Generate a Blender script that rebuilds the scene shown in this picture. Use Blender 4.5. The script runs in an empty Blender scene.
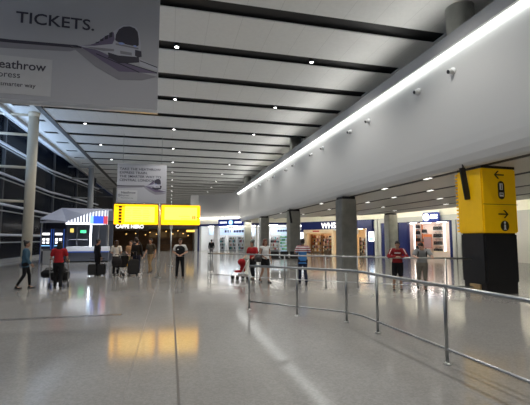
import bpy, bmesh, math, random
from mathutils import Vector, Matrix, Euler
random.seed(7)
PI = math.pi
R = math.radians
scn = bpy.context.scene
col = scn.collection

# ------------------------------------------------------------------ materials
MATS = {}
def mat(name, c, rough=0.5, metal=0.0, emit=None, strength=0.0, var=0.06, scale=6.0, spec=0.5, bump=0.0):
    """principled surface with a faint procedural mottling of its colour"""
    if name in MATS: return MATS[name]
    m = bpy.data.materials.new(name); m.use_nodes = True
    nt = m.node_tree; b = nt.nodes['Principled BSDF']
    b.inputs['Roughness'].default_value = rough
    b.inputs['Metallic'].default_value = metal
    b.inputs['Specular IOR Level'].default_value = spec
    tc = nt.nodes.new('ShaderNodeTexCoord'); nz = nt.nodes.new('ShaderNodeTexNoise')
    nz.inputs['Scale'].default_value = scale; nz.inputs['Detail'].default_value = 3
    nt.links.new(tc.outputs['Object'], nz.inputs['Vector'])
    mx = nt.nodes.new('ShaderNodeMix'); mx.data_type = 'RGBA'
    mx.inputs[6].default_value = tuple(max(0, x*(1-var)) for x in c) + (1,)
    mx.inputs[7].default_value = tuple(min(1, x*(1+var)) for x in c) + (1,)
    nt.links.new(nz.outputs['Fac'], mx.inputs[0])
    nt.links.new(mx.outputs[2], b.inputs['Base Color'])
    if emit:
        b.inputs['Emission Color'].default_value = tuple(emit) + (1,)
        b.inputs['Emission Strength'].default_value = strength
    if bump:
        bp = nt.nodes.new('ShaderNodeBump'); bp.inputs['Strength'].default_value = bump
        nt.links.new(nz.outputs['Fac'], bp.inputs['Height']); nt.links.new(bp.outputs['Normal'], b.inputs['Normal'])
    MATS[name] = m
    return m

def line_mat(name, c, c2, axis, period, width, rough=0.5, emit=None, strength=0, emit2=None, strength2=0, offset=0.0, metal=0.0):
    """two-tone surface: narrow lines of colour c2 every `period` metres along an object axis"""
    m = mat(name, c, rough, metal)
    nt = m.node_tree; b = nt.nodes['Principled BSDF']
    tc = nt.nodes.new('ShaderNodeTexCoord'); sx = nt.nodes.new('ShaderNodeSeparateXYZ')
    nt.links.new(tc.outputs['Object'], sx.inputs[0])
    ad = nt.nodes.new('ShaderNodeMath'); ad.operation = 'ADD'; ad.inputs[1].default_value = 1000*period + offset
    nt.links.new(sx.outputs['XYZ'.index(axis)], ad.inputs[0])
    md = nt.nodes.new('ShaderNodeMath'); md.operation = 'MODULO'; md.inputs[1].default_value = period
    nt.links.new(ad.outputs[0], md.inputs[0])
    lt = nt.nodes.new('ShaderNodeMath'); lt.operation = 'LESS_THAN'; lt.inputs[1].default_value = width
    nt.links.new(md.outputs[0], lt.inputs[0])
    src = b.inputs['Base Color'].links[0].from_socket
    mx = nt.nodes.new('ShaderNodeMix'); mx.data_type = 'RGBA'
    nt.links.new(lt.outputs[0], mx.inputs[0]); nt.links.new(src, mx.inputs[6]); mx.inputs[7].default_value = tuple(c2)+(1,)
    nt.links.new(mx.outputs[2], b.inputs['Base Color'])
    if emit:
        em = nt.nodes.new('ShaderNodeMix'); em.data_type = 'RGBA'
        em.inputs[6].default_value = tuple(x*strength for x in emit)+(1,)
        em.inputs[7].default_value = tuple(x*strength2 for x in (emit2 or (0,0,0)))+(1,)
        nt.links.new(lt.outputs[0], em.inputs[0]); nt.links.new(em.outputs[2], b.inputs['Emission Color'])
        b.inputs['Emission Strength'].default_value = 1
    return m

M = dict(
    ceil = line_mat('ceiling_panel_white', (.71,.72,.71), (.55,.56,.55), 'X', 1.26, .015, .55),
    slot = mat('slot_black', (.012,.012,.013), .6),
    beamdark = mat('beam_dark', (.10,.105,.11), .5),
    bulk = mat('bulkhead_white', (.60,.60,.585), .4, var=.02, scale=.6),
    bulkseam = mat('bulkhead_seam', (.45,.45,.44), .5),
    soffit = mat('soffit_white', (.60,.585,.545), .45, var=.03),
    lip = mat('lip_grey', (.42,.42,.42), .5),
    cove = mat('cove_light', (1,1,1), .5, emit=(.97,1,.97), strength=4),
    steel = mat('brushed_steel', (.46,.47,.46), .3, 1.0, var=.15, scale=3),
    column = mat('column_cladding', (.50,.51,.48), .3, .9, var=.3, scale=2.5),
    collar = mat('black_collar', (.015,.015,.016), .5),
    cream = mat('cream_paint', (.70,.65,.53), .5),
    greypaint = mat('grey_paint', (.40,.41,.42), .5),
    girt = mat('pale_steel_tube', (.70,.74,.82), .35),
    mullion = mat('mullion_grey', (.12,.125,.135), .4, .3),
    wallgrey = mat('wall_grey', (.52,.51,.50), .6, var=.02),
    wallcream = mat('lit_band_cream', (.92,.89,.78), .6),
    black = mat('matt_black', (.012,.012,.013), .45),
    satin = mat('satin_black', (.012,.012,.013), .45),
    yellow = mat('sign_yellow', (.86,.50,.0), .4, emit=(1,.55,0), strength=.10),
    yellowlit = mat('sign_yellow_lit', (.9,.62,.02), .4, emit=(1,.45,.0), strength=2.1),
    yellowpale = mat('sign_yellow_pale', (.9,.8,.3), .4, emit=(1,.55,.05), strength=2.3),
    ink = mat('sign_ink', (.03,.025,.01), .5),
    inkgrey = mat('sign_text_faint', (.5,.42,.12), .5, emit=(.75,.55,.1), strength=.7),
    white = mat('white_paint', (.85,.85,.85), .4),
    whitelit = mat('lit_white', (1,1,1), .4, emit=(1,1,1), strength=2.2),
    letterlit = mat('lit_letter_white', (1,1,1), .4, emit=(1,.98,.95), strength=1.6),
    blue = mat('shop_blue', (.006,.013,.085), .35, emit=(.01,.025,.2), strength=.10),
    bluelit = mat('lit_blue', (.008,.025,.16), .35, emit=(.01,.04,.38), strength=.3),
    palelight = mat('pale_blue_panel', (.55,.68,.82), .5, emit=(.55,.72,.92), strength=.4),
    shopwhite = mat('shop_white', (.82,.83,.84), .5),
    shopcream = mat('shop_cream', (.80,.66,.48), .5),
    shoppink = mat('shop_pinkwhite', (.84,.70,.64), .5),
    orange = mat('orange_trim', (.62,.17,.05), .5, emit=(1,.25,.05), strength=.04),
    lamp = mat('shop_lamp', (1,1,1), .5, emit=(1,.97,.92), strength=16),
    lampwarm = mat('shop_lamp_warm', (1,1,1), .5, emit=(1,.72,.42), strength=11),
    lamplow = mat('recessed_lamp', (1,1,1), .5, emit=(1,.97,.9), strength=3),
    bulb = mat('downlight_lens', (1,1,1), .5, emit=(1,1,.98), strength=9),
    warm = mat('warm_bulb', (1,.7,.3), .5, emit=(1,.52,.14), strength=5),
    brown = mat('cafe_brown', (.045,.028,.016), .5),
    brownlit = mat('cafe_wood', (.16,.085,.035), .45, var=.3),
    banner = mat('banner_grey', (.45,.45,.48), .55, var=.05, scale=.6),
    bannerpale = mat('banner_pale', (.56,.56,.57), .55),
    bannerink = mat('banner_ink', (.045,.04,.06), .55),
    bannermauve = mat('banner_mauve', (.16,.13,.21), .55),
    bannersilver = mat('banner_silver', (.52,.52,.58), .5),
    bannershade = mat('banner_shade', (.27,.26,.29), .55),
    bannerblue = mat('banner_blue', (.35,.45,.8), .5),
    alu = mat('aluminium', (.75,.75,.75), .3, .8),
    chrome = mat('chrome', (.6,.6,.6), .2, 1.0),
    railsteel = mat('rail_steel', (.40,.41,.41), .32, 1.0),
    lavender = mat('kiosk_roof', (.46,.48,.58), .5),
    kioskdark = mat('kiosk_dark', (.03,.035,.06), .4),
    kioskback = mat('kiosk_back', (.10,.11,.14), .5),
    counterwhite = mat('counter_white', (.88,.9,.95), .35),
    screenblue = mat('screen_blue', (.05,.1,.6), .4, emit=(.05,.14,.95), strength=1.0),
    screensky = mat('screen_sky', (.3,.6,1), .4, emit=(.28,.6,1), strength=1.3),
    screenred = mat('screen_red', (.6,.08,.1), .4, emit=(.75,.08,.12), strength=.9),
    tube = mat('light_tube', (1,1,1), .4, emit=(.8,.88,1), strength=9),
    green = mat('green_light', (.1,.8,.3), .4, emit=(.05,.9,.3), strength=1.2),
    amber = mat('amber_light', (.9,.7,.2), .4, emit=(1,.75,.15), strength=1.0),
    blueglow = mat('blue_edge', (.05,.15,.6), .4, emit=(.05,.15,.7), strength=.22),
    tan = mat('tan_stone', (.42,.29,.14), .5),
    rubber = mat('rubber', (.02,.02,.02), .6),
)
def strongglass():
    m = bpy.data.materials.new('night_glass'); m.use_nodes = True
    nt = m.node_tree; nt.nodes.clear()
    out = nt.nodes.new('ShaderNodeOutputMaterial'); mix = nt.nodes.new('ShaderNodeMixShader')
    tr = nt.nodes.new('ShaderNodeBsdfTransparent'); tr.inputs[0].default_value = (.75,.8,.88,1)
    gl = nt.nodes.new('ShaderNodeBsdfGlossy'); gl.inputs['Roughness'].default_value = .16
    fr = nt.nodes.new('ShaderNodeFresnel'); fr.inputs[0].default_value = 1.22
    nt.links.new(fr.outputs[0], mix.inputs[0]); nt.links.new(tr.outputs[0], mix.inputs[1]); nt.links.new(gl.outputs[0], mix.inputs[2])
    nt.links.new(mix.outputs[0], out.inputs[0])
    return m
M['glass'] = strongglass()

def floormat():
    m = bpy.data.materials.new('polished_terrazzo'); m.use_nodes = True
    nt = m.node_tree; b = nt.nodes['Principled BSDF']; L = nt.links.new
    tc = nt.nodes.new('ShaderNodeTexCoord')
    n1 = nt.nodes.new('ShaderNodeTexNoise'); n1.inputs['Scale'].default_value = .5; n1.inputs['Detail'].default_value = 4
    v = nt.nodes.new('ShaderNodeTexVoronoi'); v.inputs['Scale'].default_value = 40
    for n in (n1, v): L(tc.outputs['Object'], n.inputs['Vector'])
    r1 = nt.nodes.new('ShaderNodeValToRGB')
    r1.color_ramp.elements[0].position = .3; r1.color_ramp.elements[0].color = (.305,.295,.28,1)
    r1.color_ramp.elements[1].position = .7; r1.color_ramp.elements[1].color = (.36,.35,.33,1)
    L(n1.outputs['Fac'], r1.inputs[0])
    hv = nt.nodes.new('ShaderNodeSeparateColor'); L(v.outputs['Color'], hv.inputs[0])
    r2 = nt.nodes.new('ShaderNodeValToRGB')
    r2.color_ramp.elements[0].position = .1; r2.color_ramp.elements[0].color = (.90,.90,.90,1)
    r2.color_ramp.elements[1].position = .9; r2.color_ramp.elements[1].color = (1.06,1.06,1.06,1)
    L(hv.outputs[0], r2.inputs[0])
    mu = nt.nodes.new('ShaderNodeMix'); mu.data_type = 'RGBA'; mu.blend_type = 'MULTIPLY'; mu.inputs[0].default_value = 1
    L(r1.outputs[0], mu.inputs[6]); L(r2.outputs[0], mu.inputs[7]); L(mu.outputs[2], b.inputs['Base Color'])
    b.inputs['Roughness'].default_value = .11
    b.inputs['Specular IOR Level'].default_value = .55
    return m
M['floor'] = floormat()
def cloth(name, c, rough=.85): return mat('cloth_'+name, c, rough, var=.15, scale=14, spec=.2)

# ------------------------------------------------------------------ mesh collector
class MB:
    def __init__(s): s.v = []; s.f = []
    def add(s, vs, fs):
        n = len(s.v); s.v += [tuple(p) for p in vs]; s.f += [tuple(i+n for i in f) for f in fs]; return s
    def box(s, x0, x1, y0, y1, z0, z1):
        vs = [(x,y,z) for x in (x0,x1) for y in (y0,y1) for z in (z0,z1)]
        return s.add(vs, [(0,1,3,2),(4,6,7,5),(0,4,5,1),(2,3,7,6),(0,2,6,4),(1,5,7,3)])
    def rbox(s, x0, x1, y0, y1, z0, z1, b=.02):
        """box with its vertical and horizontal edges chamfered"""
        bm = bmesh.new(); bmesh.ops.create_cube(bm, size=1)
        for v in bm.verts:
            v.co = Vector(((x0+x1)/2+v.co.x*(x1-x0), (y0+y1)/2+v.co.y*(y1-y0), (z0+z1)/2+v.co.z*(z1-z0)))
        bmesh.ops.bevel(bm, geom=bm.edges[:], offset=min(b, .45*min(x1-x0,y1-y0,z1-z0)), segments=2, affect='EDGES')
        return s.bm(bm)
    def bm(s, bm):
        bm.verts.index_update()
        s.add([v.co[:] for v in bm.verts], [[v.index for v in f.verts] for f in bm.faces]); bm.free(); return s
    def ring_tube(s, pts, rads, n=10, cap=True):
        pts = [Vector(p) for p in pts]; rings = []
        for i, p in enumerate(pts):
            if i == 0: t = pts[1]-p
            elif i == len(pts)-1: t = p-pts[i-1]
            else: t = (p-pts[i-1]).normalized()+(pts[i+1]-p).normalized()
            t.normalize(); a = Vector((0,0,1)) if abs(t.z) < .9 else Vector((1,0,0))
            u = t.cross(a).normalized(); w = t.cross(u).normalized(); r = rads[i] if hasattr(rads,'__len__') else rads
            rings.append([p+u*math.cos(2*PI*k/n)*r+w*math.sin(2*PI*k/n)*r for k in range(n)])
        vs = [q for rg in rings for q in rg]
        fs = [(i*n+k, i*n+(k+1)%n, (i+1)*n+(k+1)%n, (i+1)*n+k) for i in range(len(pts)-1) for k in range(n)]
        if cap: fs += [tuple(range(n))[::-1], tuple((len(pts)-1)*n+k for k in range(n))]
        return s.add(vs, fs)
    def cyl(s, x, y, z0, z1, r, n=20, r2=None): return s.ring_tube([(x,y,z0),(x,y,z1)], [r, r if r2 is None else r2], n)
    def lathe(s, x, y, prof, n=20):
        vs = [(x+r*math.cos(2*PI*k/n), y+r*math.sin(2*PI*k/n), z) for r, z in prof for k in range(n)]
        fs = [(i*n+k, i*n+(k+1)%n, (i+1)*n+(k+1)%n, (i+1)*n+k) for i in range(len(prof)-1) for k in range(n)]
        fs += [tuple(range(n))[::-1], tuple((len(prof)-1)*n+k for k in range(n))]
        return s.add(vs, fs)
    def ell(s, c, r, n=10):
        bm = bmesh.new(); bmesh.ops.create_uvsphere(bm, u_segments=n+4, v_segments=n, radius=1)
        for v in bm.verts: v.co = Vector((c[0]+v.co.x*r[0], c[1]+v.co.y*r[1], c[2]+v.co.z*r[2]))
        return s.bm(bm)
    def prism(s, pts, y0, y1):
        """polygon given as (x, z) extruded along y"""
        n = len(pts); vs = [(x,y0,z) for x,z in pts]+[(x,y1,z) for x,z in pts]
        return s.add(vs, [tuple(range(n)), tuple(range(2*n-1,n-1,-1))]+[(i,i+n,(i+1)%n+n,(i+1)%n) for i in range(n)])
    def zprism(s, pts, z0, z1):
        n = len(pts); vs = [(x,y,z0) for x,y in pts]+[(x,y,z1) for x,y in pts]
        return s.add(vs, [tuple(range(n)), tuple(range(2*n-1,n-1,-1))]+[(i,i+n,(i+1)%n+n,(i+1)%n) for i in range(n)])
    def yprism(s, pts, y0, y1): return s.prism(pts, y0, y1)
    def build(s, name, m, parent=None, smooth=False, loc=None):
        me = bpy.data.meshes.new(name); me.from_pydata(s.v, [], s.f); me.validate()
        bm = bmesh.new(); bm.from_mesh(me); bmesh.ops.recalc_face_normals(bm, faces=bm.faces); bm.to_mesh(me); bm.free()
        if smooth:
            for p in me.polygons: p.use_smooth = True
        me.materials.append(m)
        o = bpy.data.objects.new(name, me); col.objects.link(o)
        if parent: o.parent = parent
        if loc: o.location = loc
        return o

def tag(o, label=None, cat=None, group=None, kind=None):
    if label: o['label'] = label
    if cat: o['category'] = cat
    if group: o['group'] = group
    if kind: o['kind'] = kind
    return o
def struct(o, label=None): o['kind'] = 'structure'; return tag(o, label)
def thing(name, label, cat, loc=(0,0,0), rz=0, group=None):
    o = bpy.data.objects.new(name, None); col.objects.link(o); o.empty_display_size = .2
    o.location = loc; o.rotation_euler = (0,0,rz)
    return tag(o, label, cat, group)
def copy_tree(o, parent=None):
    c = o.copy(); col.objects.link(c)
    if parent: c.parent = parent
    for ch in list(o.children): copy_tree(ch, c)
    return c
def text(body, size, m, parent, name='lettering', x=0, y=0, z=0, depth=.012, bold=0.0, align='LEFT', sx=1.0, rot=0.0):
    """lettering standing in the local xz plane, read from -y"""
    cu = bpy.data.curves.new('t', 'FONT'); cu.body = body; cu.size = size; cu.extrude = depth/2; cu.offset = bold; cu.align_x = align
    cu.resolution_u = 3
    o = bpy.data.objects.new('t', cu); col.objects.link(o)
    dg = bpy.context.evaluated_depsgraph_get(); me = bpy.data.meshes.new_from_object(o.evaluated_get(dg))
    bpy.data.objects.remove(o); bpy.data.curves.remove(cu)
    ca, sa = math.cos(rot), math.sin(rot)
    for v in me.vertices:
        a, b_, c = v.co.x*sx, v.co.y, v.co.z
        a, b_ = a*ca-b_*sa, a*sa+b_*ca
        v.co = (x+a, y-c, z+b_)
    me.materials.clear(); me.materials.append(m); me.name = name
    p = bpy.data.objects.new(name, me); col.objects.link(p); p.parent = parent
    return p
def spot(loc, power, parent=None, angle=110, radius=.12, color=(1,.97,.92), blend=.6, rot=(0,0,0)):
    l = bpy.data.lights.new('lamp', 'SPOT'); l.energy = power; l.spot_size = R(angle); l.spot_blend = blend; l.shadow_soft_size = radius; l.color = color
    o = bpy.data.objects.new('lamp', l); col.objects.link(o); o.location = loc; o.rotation_euler = rot
    return o
def area(loc, rot, sx, sy, power, color=(1,1,1)):
    l = bpy.data.lights.new('lamp', 'AREA'); l.shape = 'RECTANGLE'; l.size = sx; l.size_y = sy; l.energy = power; l.color = color
    o = bpy.data.objects.new('lamp', l); col.objects.link(o); o.location = loc; o.rotation_euler = rot
    return o
ORD = ['first','second','third','fourth','fifth','sixth','seventh','eighth','ninth','tenth','eleventh','twelfth','thirteenth','fourteenth','fifteenth','sixteenth','seventeenth','eighteenth','nineteenth','twentieth']

# ------------------------------------------------------------------ setting: floor
struct(MB().box(-40,45,-4,110,-.2,0).build('floor', M['floor']))
jm = mat('joint_dark', (.12,.115,.11), .5)
struct(MB().box(.115,.145,-4,57,0,.0015).build('trim_1', jm))
struct(MB().box(-.474,-.466,-4,57,0,.0015).build('trim_2', mat('joint_mid', (.2,.195,.19), .5)))

struct(MB().zprism([(-9,9.55),(-1.05,9.68),(-1.05,9.86),(-9,9.9)],0,.002).build('trim_20', mat('floor_strip', (.15,.145,.14), .25)))  # darker band tapering across the floor
# ------------------------------------------------------------------ setting: main ceiling
CZ = 10.2
SL = [16.9+3.33*k for k in range(-5, 25)]      # centre lines of the cross slots
SW = .80
c = MB()
edges = [-2.0] + [v for y in SL for v in (y-SW/2, y+SW/2)] + [105]
for i in range(0, len(edges), 2):
    c.box(-8.2, 10.9, edges[i], edges[i+1], CZ, CZ+.05)
c.box(10.9, 13.6, -2, 105, CZ, CZ+.05)
for i, y in enumerate(SL):
    pass
le = [-2.0] + [v for y in SL for v in (y-.28, y+.28)] + [105]
for i in range(0, len(le), 2):
    c.box(-9.9, -8.9, le[i], le[i+1], CZ, CZ+.05)
c.box(-8.9, -8.55, -2, 105, CZ, CZ+.05); c.box(-10.5, -9.9, -2, 105, CZ, CZ+.05)
struct(c.build('ceiling', M['ceil']))
struct(MB().box(-10.4, 13.6, -2, 105, CZ+.16, CZ+.4).build('ceiling_recess', M['slot']))
struct(MB().box(-8.55, -8.2, -2, 105, CZ-.06, CZ+.2).build('trim_3', M['beamdark']))
struct(MB().box(-10.75, -10.45, -2, 105, CZ-.25, CZ+.6).build('trim_4', M['greypaint']))

# downlights sitting in every other slot
def downlight_proto():
    t = thing('ceiling_downlight', 'x', 'ceiling light')
    MB().lathe(0,0,[(.13,0),(.13,.12),(.11,.2)],16).build('housing', M['satin'], t)
    MB().lathe(0,0,[(.03,-.02),(.085,-.01),(.09,.0)],16).build('lens', M['bulb'], t)
    return t
dl0 = downlight_proto(); first = True
litslots = [y for k, y in enumerate(SL) if k % 2 == 1]
for i, y in enumerate(litslots):
    if y > 100: break
    for nm, x in (('left', -6.25), ('middle', .1), ('right', 6.4)):
        o = dl0 if first else copy_tree(dl0); first = False
        o.location = (x, y, CZ-.02)
        tag(o, f'round downlight glowing in the {ORD[i]} lit ceiling slot from the camera, {nm} one', 'ceiling light', 'downlights in the black ceiling slots')
        spot((x, y, CZ-.08), 420 if nm == 'left' else 760, angle=125, radius=.12)

# ------------------------------------------------------------------ setting: bulkhead wall on the right
prof = [(9.3,5.6),(9.304,5.1),(9.315,4.8),(9.35,4.5),(9.42,4.27),(9.50,4.16),(9.58,4.12),(9.6,4.12),(9.6,8.6),(9.05,8.6),(9.0,8.55),(9.0,8.2),(9.03,8.17),(9.3,8.17)]
n = len(prof); b = MB()
b.add([(x,-2,z) for x,z in prof]+[(x,55.8,z) for x,z in prof], [tuple(range(n)), tuple(range(2*n-1,n-1,-1))]+[(i,i+n,(i+1)%n+n,(i+1)%n) for i in range(n)])
struct(b.build('wall_right', M['bulk']))
struct(MB().box(8.965,8.998,-2,55.8,8.17,8.62).build('trim_5', M['lip']))
cv = MB().box(9.08, 9.24, -2, 55.6, 8.09, 8.165).build('cove_light', M['cove'])
tag(cv, 'long white light strip glowing under the lip of the curved white wall', 'strip light')
# round fittings along the bulkhead
def fitting():
    t = thing('wall_spotlight', 'x', 'wall light')
    bm = MB(); bm.ring_tube([(0,0,0),(-.05,0,0)], .12, 18); bm.build('base', M['white'], t, True)
    MB().ring_tube([(-.05,0,0),(-.09,0,-.01),(-.2,0,-.05)], [.05,.085,.08], 16).build('head', M['bulk'], t, True)
    MB().ring_tube([(-.2,0,-.05),(-.206,0,-.052)], [.07,.068], 16).build('lens', M['black'], t)
    return t
f0 = fitting()
for i, y in enumerate([5.1,7.05,10.97,12.88,16.8,18.78,22.65,24.65,28.6,30.6,34.5,36.5,40.4,42.4]):
    o = f0 if i == 0 else copy_tree(f0)
    o.location = (9.3, y, 7.48)
    tag(o, f'round white spotlight below the light strip on the curved wall, {ORD[i]} from the camera', 'wall light', 'spotlights along the curved white wall')

# low ceiling beside the bulkhead
def yend(x):
    pts = [(9.3,44.5),(13.7,41),(18.8,35.6),(20.2,31.5),(20.7,28)]
    if x <= 9.3: return 44.5
    for (a,ya),(b_,yb) in zip(pts, pts[1:]):
        if x <= b_: return ya+(yb-ya)*(x-a)/(b_-a)
    return 28
LZ = 4.12
bounds = [9.6, 9.68, 10.04, 12.22, 12.62, 15.24, 15.64, 18.14, 18.54, 20.7]
so = MB(); sr = MB()
for i in range(len(bounds)-1):
    x0, x1 = bounds[i], bounds[i+1]
    gap = i % 2 == 1
    xs = [x0+(x1-x0)*k/4 for k in range(5)]
    poly = [(x0,-2)] + [(x1,-2)] + [(x, yend(x)) for x in reversed(xs)]
    if gap: sr.zprism([(x0-.1,-2),(x1+.1,-2)]+[(min(x+.1,20.7) if x==x1 else x, yend(x)-.05) for x in reversed(xs)], LZ+.018, LZ+.07)
    else: so.zprism(poly, LZ, LZ+.016)
struct(so.build('ceiling_low', M['soffit']))
struct(sr.build('ceiling_low_recess', M['slot']))
def lowlight():
    t = thing('recessed_light', 'x', 'ceiling light')
    MB().box(-.075,.075,-.24,.24,.004,.018).build('housing', M['satin'], t)
    MB().box(-.065,.065,-.22,.22,.0,.006).build('diffuser', M['lamplow'], t)
    return t
l0 = lowlight(); k0 = 0
for si, (sx_, ys) in enumerate(((9.86,[7,13.3,16.5,24.5,34.5]), (12.42,[7.2,10.4,13.5,16.6,19.8,22.9,29.2,35.5]), (15.44,[13.5,19.8,26.1,32.4]), (18.34,[22.9,29.2]))):
    for j, y in enumerate(ys):
        o = l0 if k0 == 0 else copy_tree(l0); k0 += 1
        o.location = (sx_, y, LZ)
        tag(o, f'small oblong light in the low ceiling, {ORD[si]} slot from the curved wall, {ORD[j]} along', 'ceiling light', 'oblong lights in the low ceiling slots')
        spot((sx_, y, LZ-.02), 110, angle=130, radius=.1, color=(1,.95,.86))

# upper ceiling and back wall over the low ceiling
struct(MB().box(13.4,13.6,-2,56,4.4,CZ).build('wall_upper', M['wallgrey']))

# shop line behind: lit band, grey wall above it
line = [(4.0,58.3),(16.3,47.8),(16.5,47.4),(21.4,38.6),(21.7,38.0),(24.6,28.0),(25.3,24.5),(25.6,-2)]
def wallstrip(pts, z0, z1, t, m, name):
    w = MB()
    for (x0,y0),(x1,y1) in zip(pts, pts[1:]):
        L = math.hypot(x1-x0,y1-y0); nx, ny = -(y1-y0)/L*t, (x1-x0)/L*t
        w.zprism([(x0,y0),(x1,y1),(x1+nx,y1+ny),(x0+nx,y0+ny)], z0, z1)
    return struct(w.build(name, m))
wallstrip(line, 3.88, 5.7, .3, M['wallcream'], 'wall_band')
wallstrip(line[6:], 0, 3.88, .3, M['wallgrey'], 'wall_side')
wallstrip([(2.85,58.2),(4.0,58.25),(9.6,53.5)], 4.7, 8.25, .3, M['wallgrey'], 'wall_back')
wallstrip([(2.85,58.2),(4.0,58.25)], 4.1, 4.72, .25, M['wallcream'], 'trim_7')
# ceiling of the lit gap between low ceiling and shops
gp = [(9.7,44.5),(13.7,41),(18.8,35.6),(20.2,31.5),(20.7,28),(20.75,-2),(25.5,-2),(25.3,24.5),(24.6,28.0),(21.4,38.6),(16.3,47.8),(9.7,53.4)]
struct(MB().zprism(gp, 5.6, 5.75).build('ceiling_gap', M['wallcream']))
# light strips laid on the back edge of the low ceiling, washing the band
ed = [(9.9,44.3),(13.7,41.1),(18.8,35.7),(20.2,31.6),(20.7,28.2),(20.7,18)]
for i, ((x0,y0),(x1,y1)) in enumerate(zip(ed, ed[1:])):
    L = math.hypot(x1-x0,y1-y0); a = math.atan2(y1-y0, x1-x0)
    o = MB().box(.1, L-.1, -.12, -.04, .075, .155).build('cove_light', mat('gap_cove', (1,1,1), .5, emit=(1,.95,.8), strength=75))
    o.location = (x0,y0,LZ); o.rotation_euler = (0,0,a)
    tag(o, f'warm light strip on the low ceiling back edge, {ORD[i]} stretch from the far end', 'strip light', 'light strips behind the low ceiling')
# strip washing the band left of the bulkhead, above the far shop sign
o = MB().box(.3, 7.5, -.32, -.22, 4.72, 4.80).build('cove_light', mat('far_cove', (1,1,1), .5, emit=(1,.96,.86), strength=9))
o.location = (4.0,58.3,0); o.rotation_euler = (0,0,math.atan2(-10.5,12.3))
tag(o, 'white light strip above the lit band of the far shop with blue sign', 'strip light')

# ------------------------------------------------------------------ pillars
def pillar(name, x, y, w, z1):
    p = struct(MB().rbox(x-w/2, x+w/2, y-w/2, y+w/2, 0, z1, .05).build(name, M['column']))
    return p
for (x, y) in ((9.65,20.3),(9.65,30.0),(9.65,40.2),(9.8,50.0),(19.9,32.4),(19.9,22.3)):
    p = pillar('pillar', x, y, .90, LZ-.14)
    MB().box(x-.39,x+.39,y-.39,y+.39,LZ-.14,LZ-.001).build('collar', M['collar'], p)
    MB().rbox(x-.46,x+.46,y-.46,y+.46,.0,.14,.02).build('plinth', M['steel'], p)
for (x, y) in ((10.15,11.5),(10.05,30.5),(10.05,51.5)):
    struct(MB().cyl(x, y, 4.4, CZ, .48, 28).build('column', M['column'], smooth=True))
# left row of cream columns with arms to the glass wall
for i, y in enumerate((8.4, 28.4, 48.2, 68.0)):
    cm = M['cream'] if i < 2 else M['greypaint']
    p = struct(MB().cyl(-9.05, y, 0, CZ, .31, 28).build('column', cm, smooth=True))
    MB().lathe(-9.05, y, [(.32,CZ-.3),(.36,CZ-.02)], 24).build('capital', cm, p, True)
    MB().lathe(-9.05, y, [(.36,0),(.36,.12),(.33,.16)], 24).build('base', M['steel'], p, True)
    for z in (4.2, 6.45, 8.65, 10.0):
        MB().ring_tube([(-9.2,y,z),(-11.9,y,z+.05)], .09, 12).build('arm', cm, p, True)

# ------------------------------------------------------------------ glass facade on the left
fl = [(-12.0,-2),(-12.0,43),(-10.9,50),(-9.9,58)]
gz = [2.05, 4.28, 6.5, 8.72, 10.95]
for i, ((x0,y0),(x1,y1)) in enumerate(zip(fl, fl[1:])):
    g = MB().zprism([(x0-.3,y0),(x1-.3,y1),(x1-.32,y1),(x0-.32,y0)], 0, 11.6).build(f'window_{i+1}', M['glass']); struct(g)
for k, z in enumerate(gz):
    for dx, r in ((0,.105),):
        o = MB().ring_tube([(x+dx,y,z) for x,y in fl], r, 12).build(f'trim_{8+k}', M['girt'], smooth=True); struct(o)
    struct(MB().ring_tube([(x+.55,y,z-.55) for x,y in fl], .05, 8).build(f'trim_{14+k}', M['greypaint'], smooth=True))
def mx(y):
    for (x0,y0),(x1,y1) in zip(fl, fl[1:]):
        if y <= y1: return x0+(x1-x0)*(y-y0)/(y1-y0)
for y in (2.5,8.5,14.5,20.5,26.5,32.5,38.5,44.5,50.5,56.5):
    struct(MB().box(mx(y)-.5, mx(y)-.14, y-.1, y+.1, 0, 11.6).build('mullion', M['mullion']))
struct(MB().box(-12.6,-10.4,-2,60,11.55,11.7).build('ceiling_edge', M['beamdark']))
struct(MB().box(-12.45,-11.9,-2,43,0,.25).build('baseboard_left', M['greypaint']))
# far dark end of the building
struct(MB().box(-14,14,104.6,105,0,10.7).build('wall_far', mat('far_wall', (.10,.10,.10), .6)))
struct(MB().box(-12.2,-11.9,58,105,0,10.7).build('wall_left', mat('far_side', (.06,.06,.065), .6)))
struct(MB().box(13.4,13.7,56,105,0,10.7).build('wall_corner', M['wallgrey']))
struct(MB().box(-14,30,-4,-3.8,0,11.7).build('wall_front', M['wallgrey']))

# added area lights without fixtures by the girts, tinting the ceiling edge blue
for z in (6.5, 8.72):
    area((-11.75, 22, z+.2), (0, R(212), 0), .15, 40, 620, (.50,.70,1.0))

# added unseen area light above the bulkhead, brightening the ceiling
area((9.35, 27, 8.66), (0, R(118), 0), .2, 56, 520, (1,.98,.93))
# ------------------------------------------------------------------ shops
class Shop:
    def __init__(s, name, label, A, B):
        s.A = Vector((A[0],A[1],0)); s.rz = math.atan2(B[1]-A[1], B[0]-A[0]); s.L = math.hypot(B[0]-A[0],B[1]-A[1])
        s.t = thing(name, label, 'shop', s.A, s.rz)
        s.mw = Matrix.Translation(s.A) @ Matrix.Rotation(s.rz, 4, 'Z')
    def W(s, x, y, z): return s.mw @ Vector((x,y,z))

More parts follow.
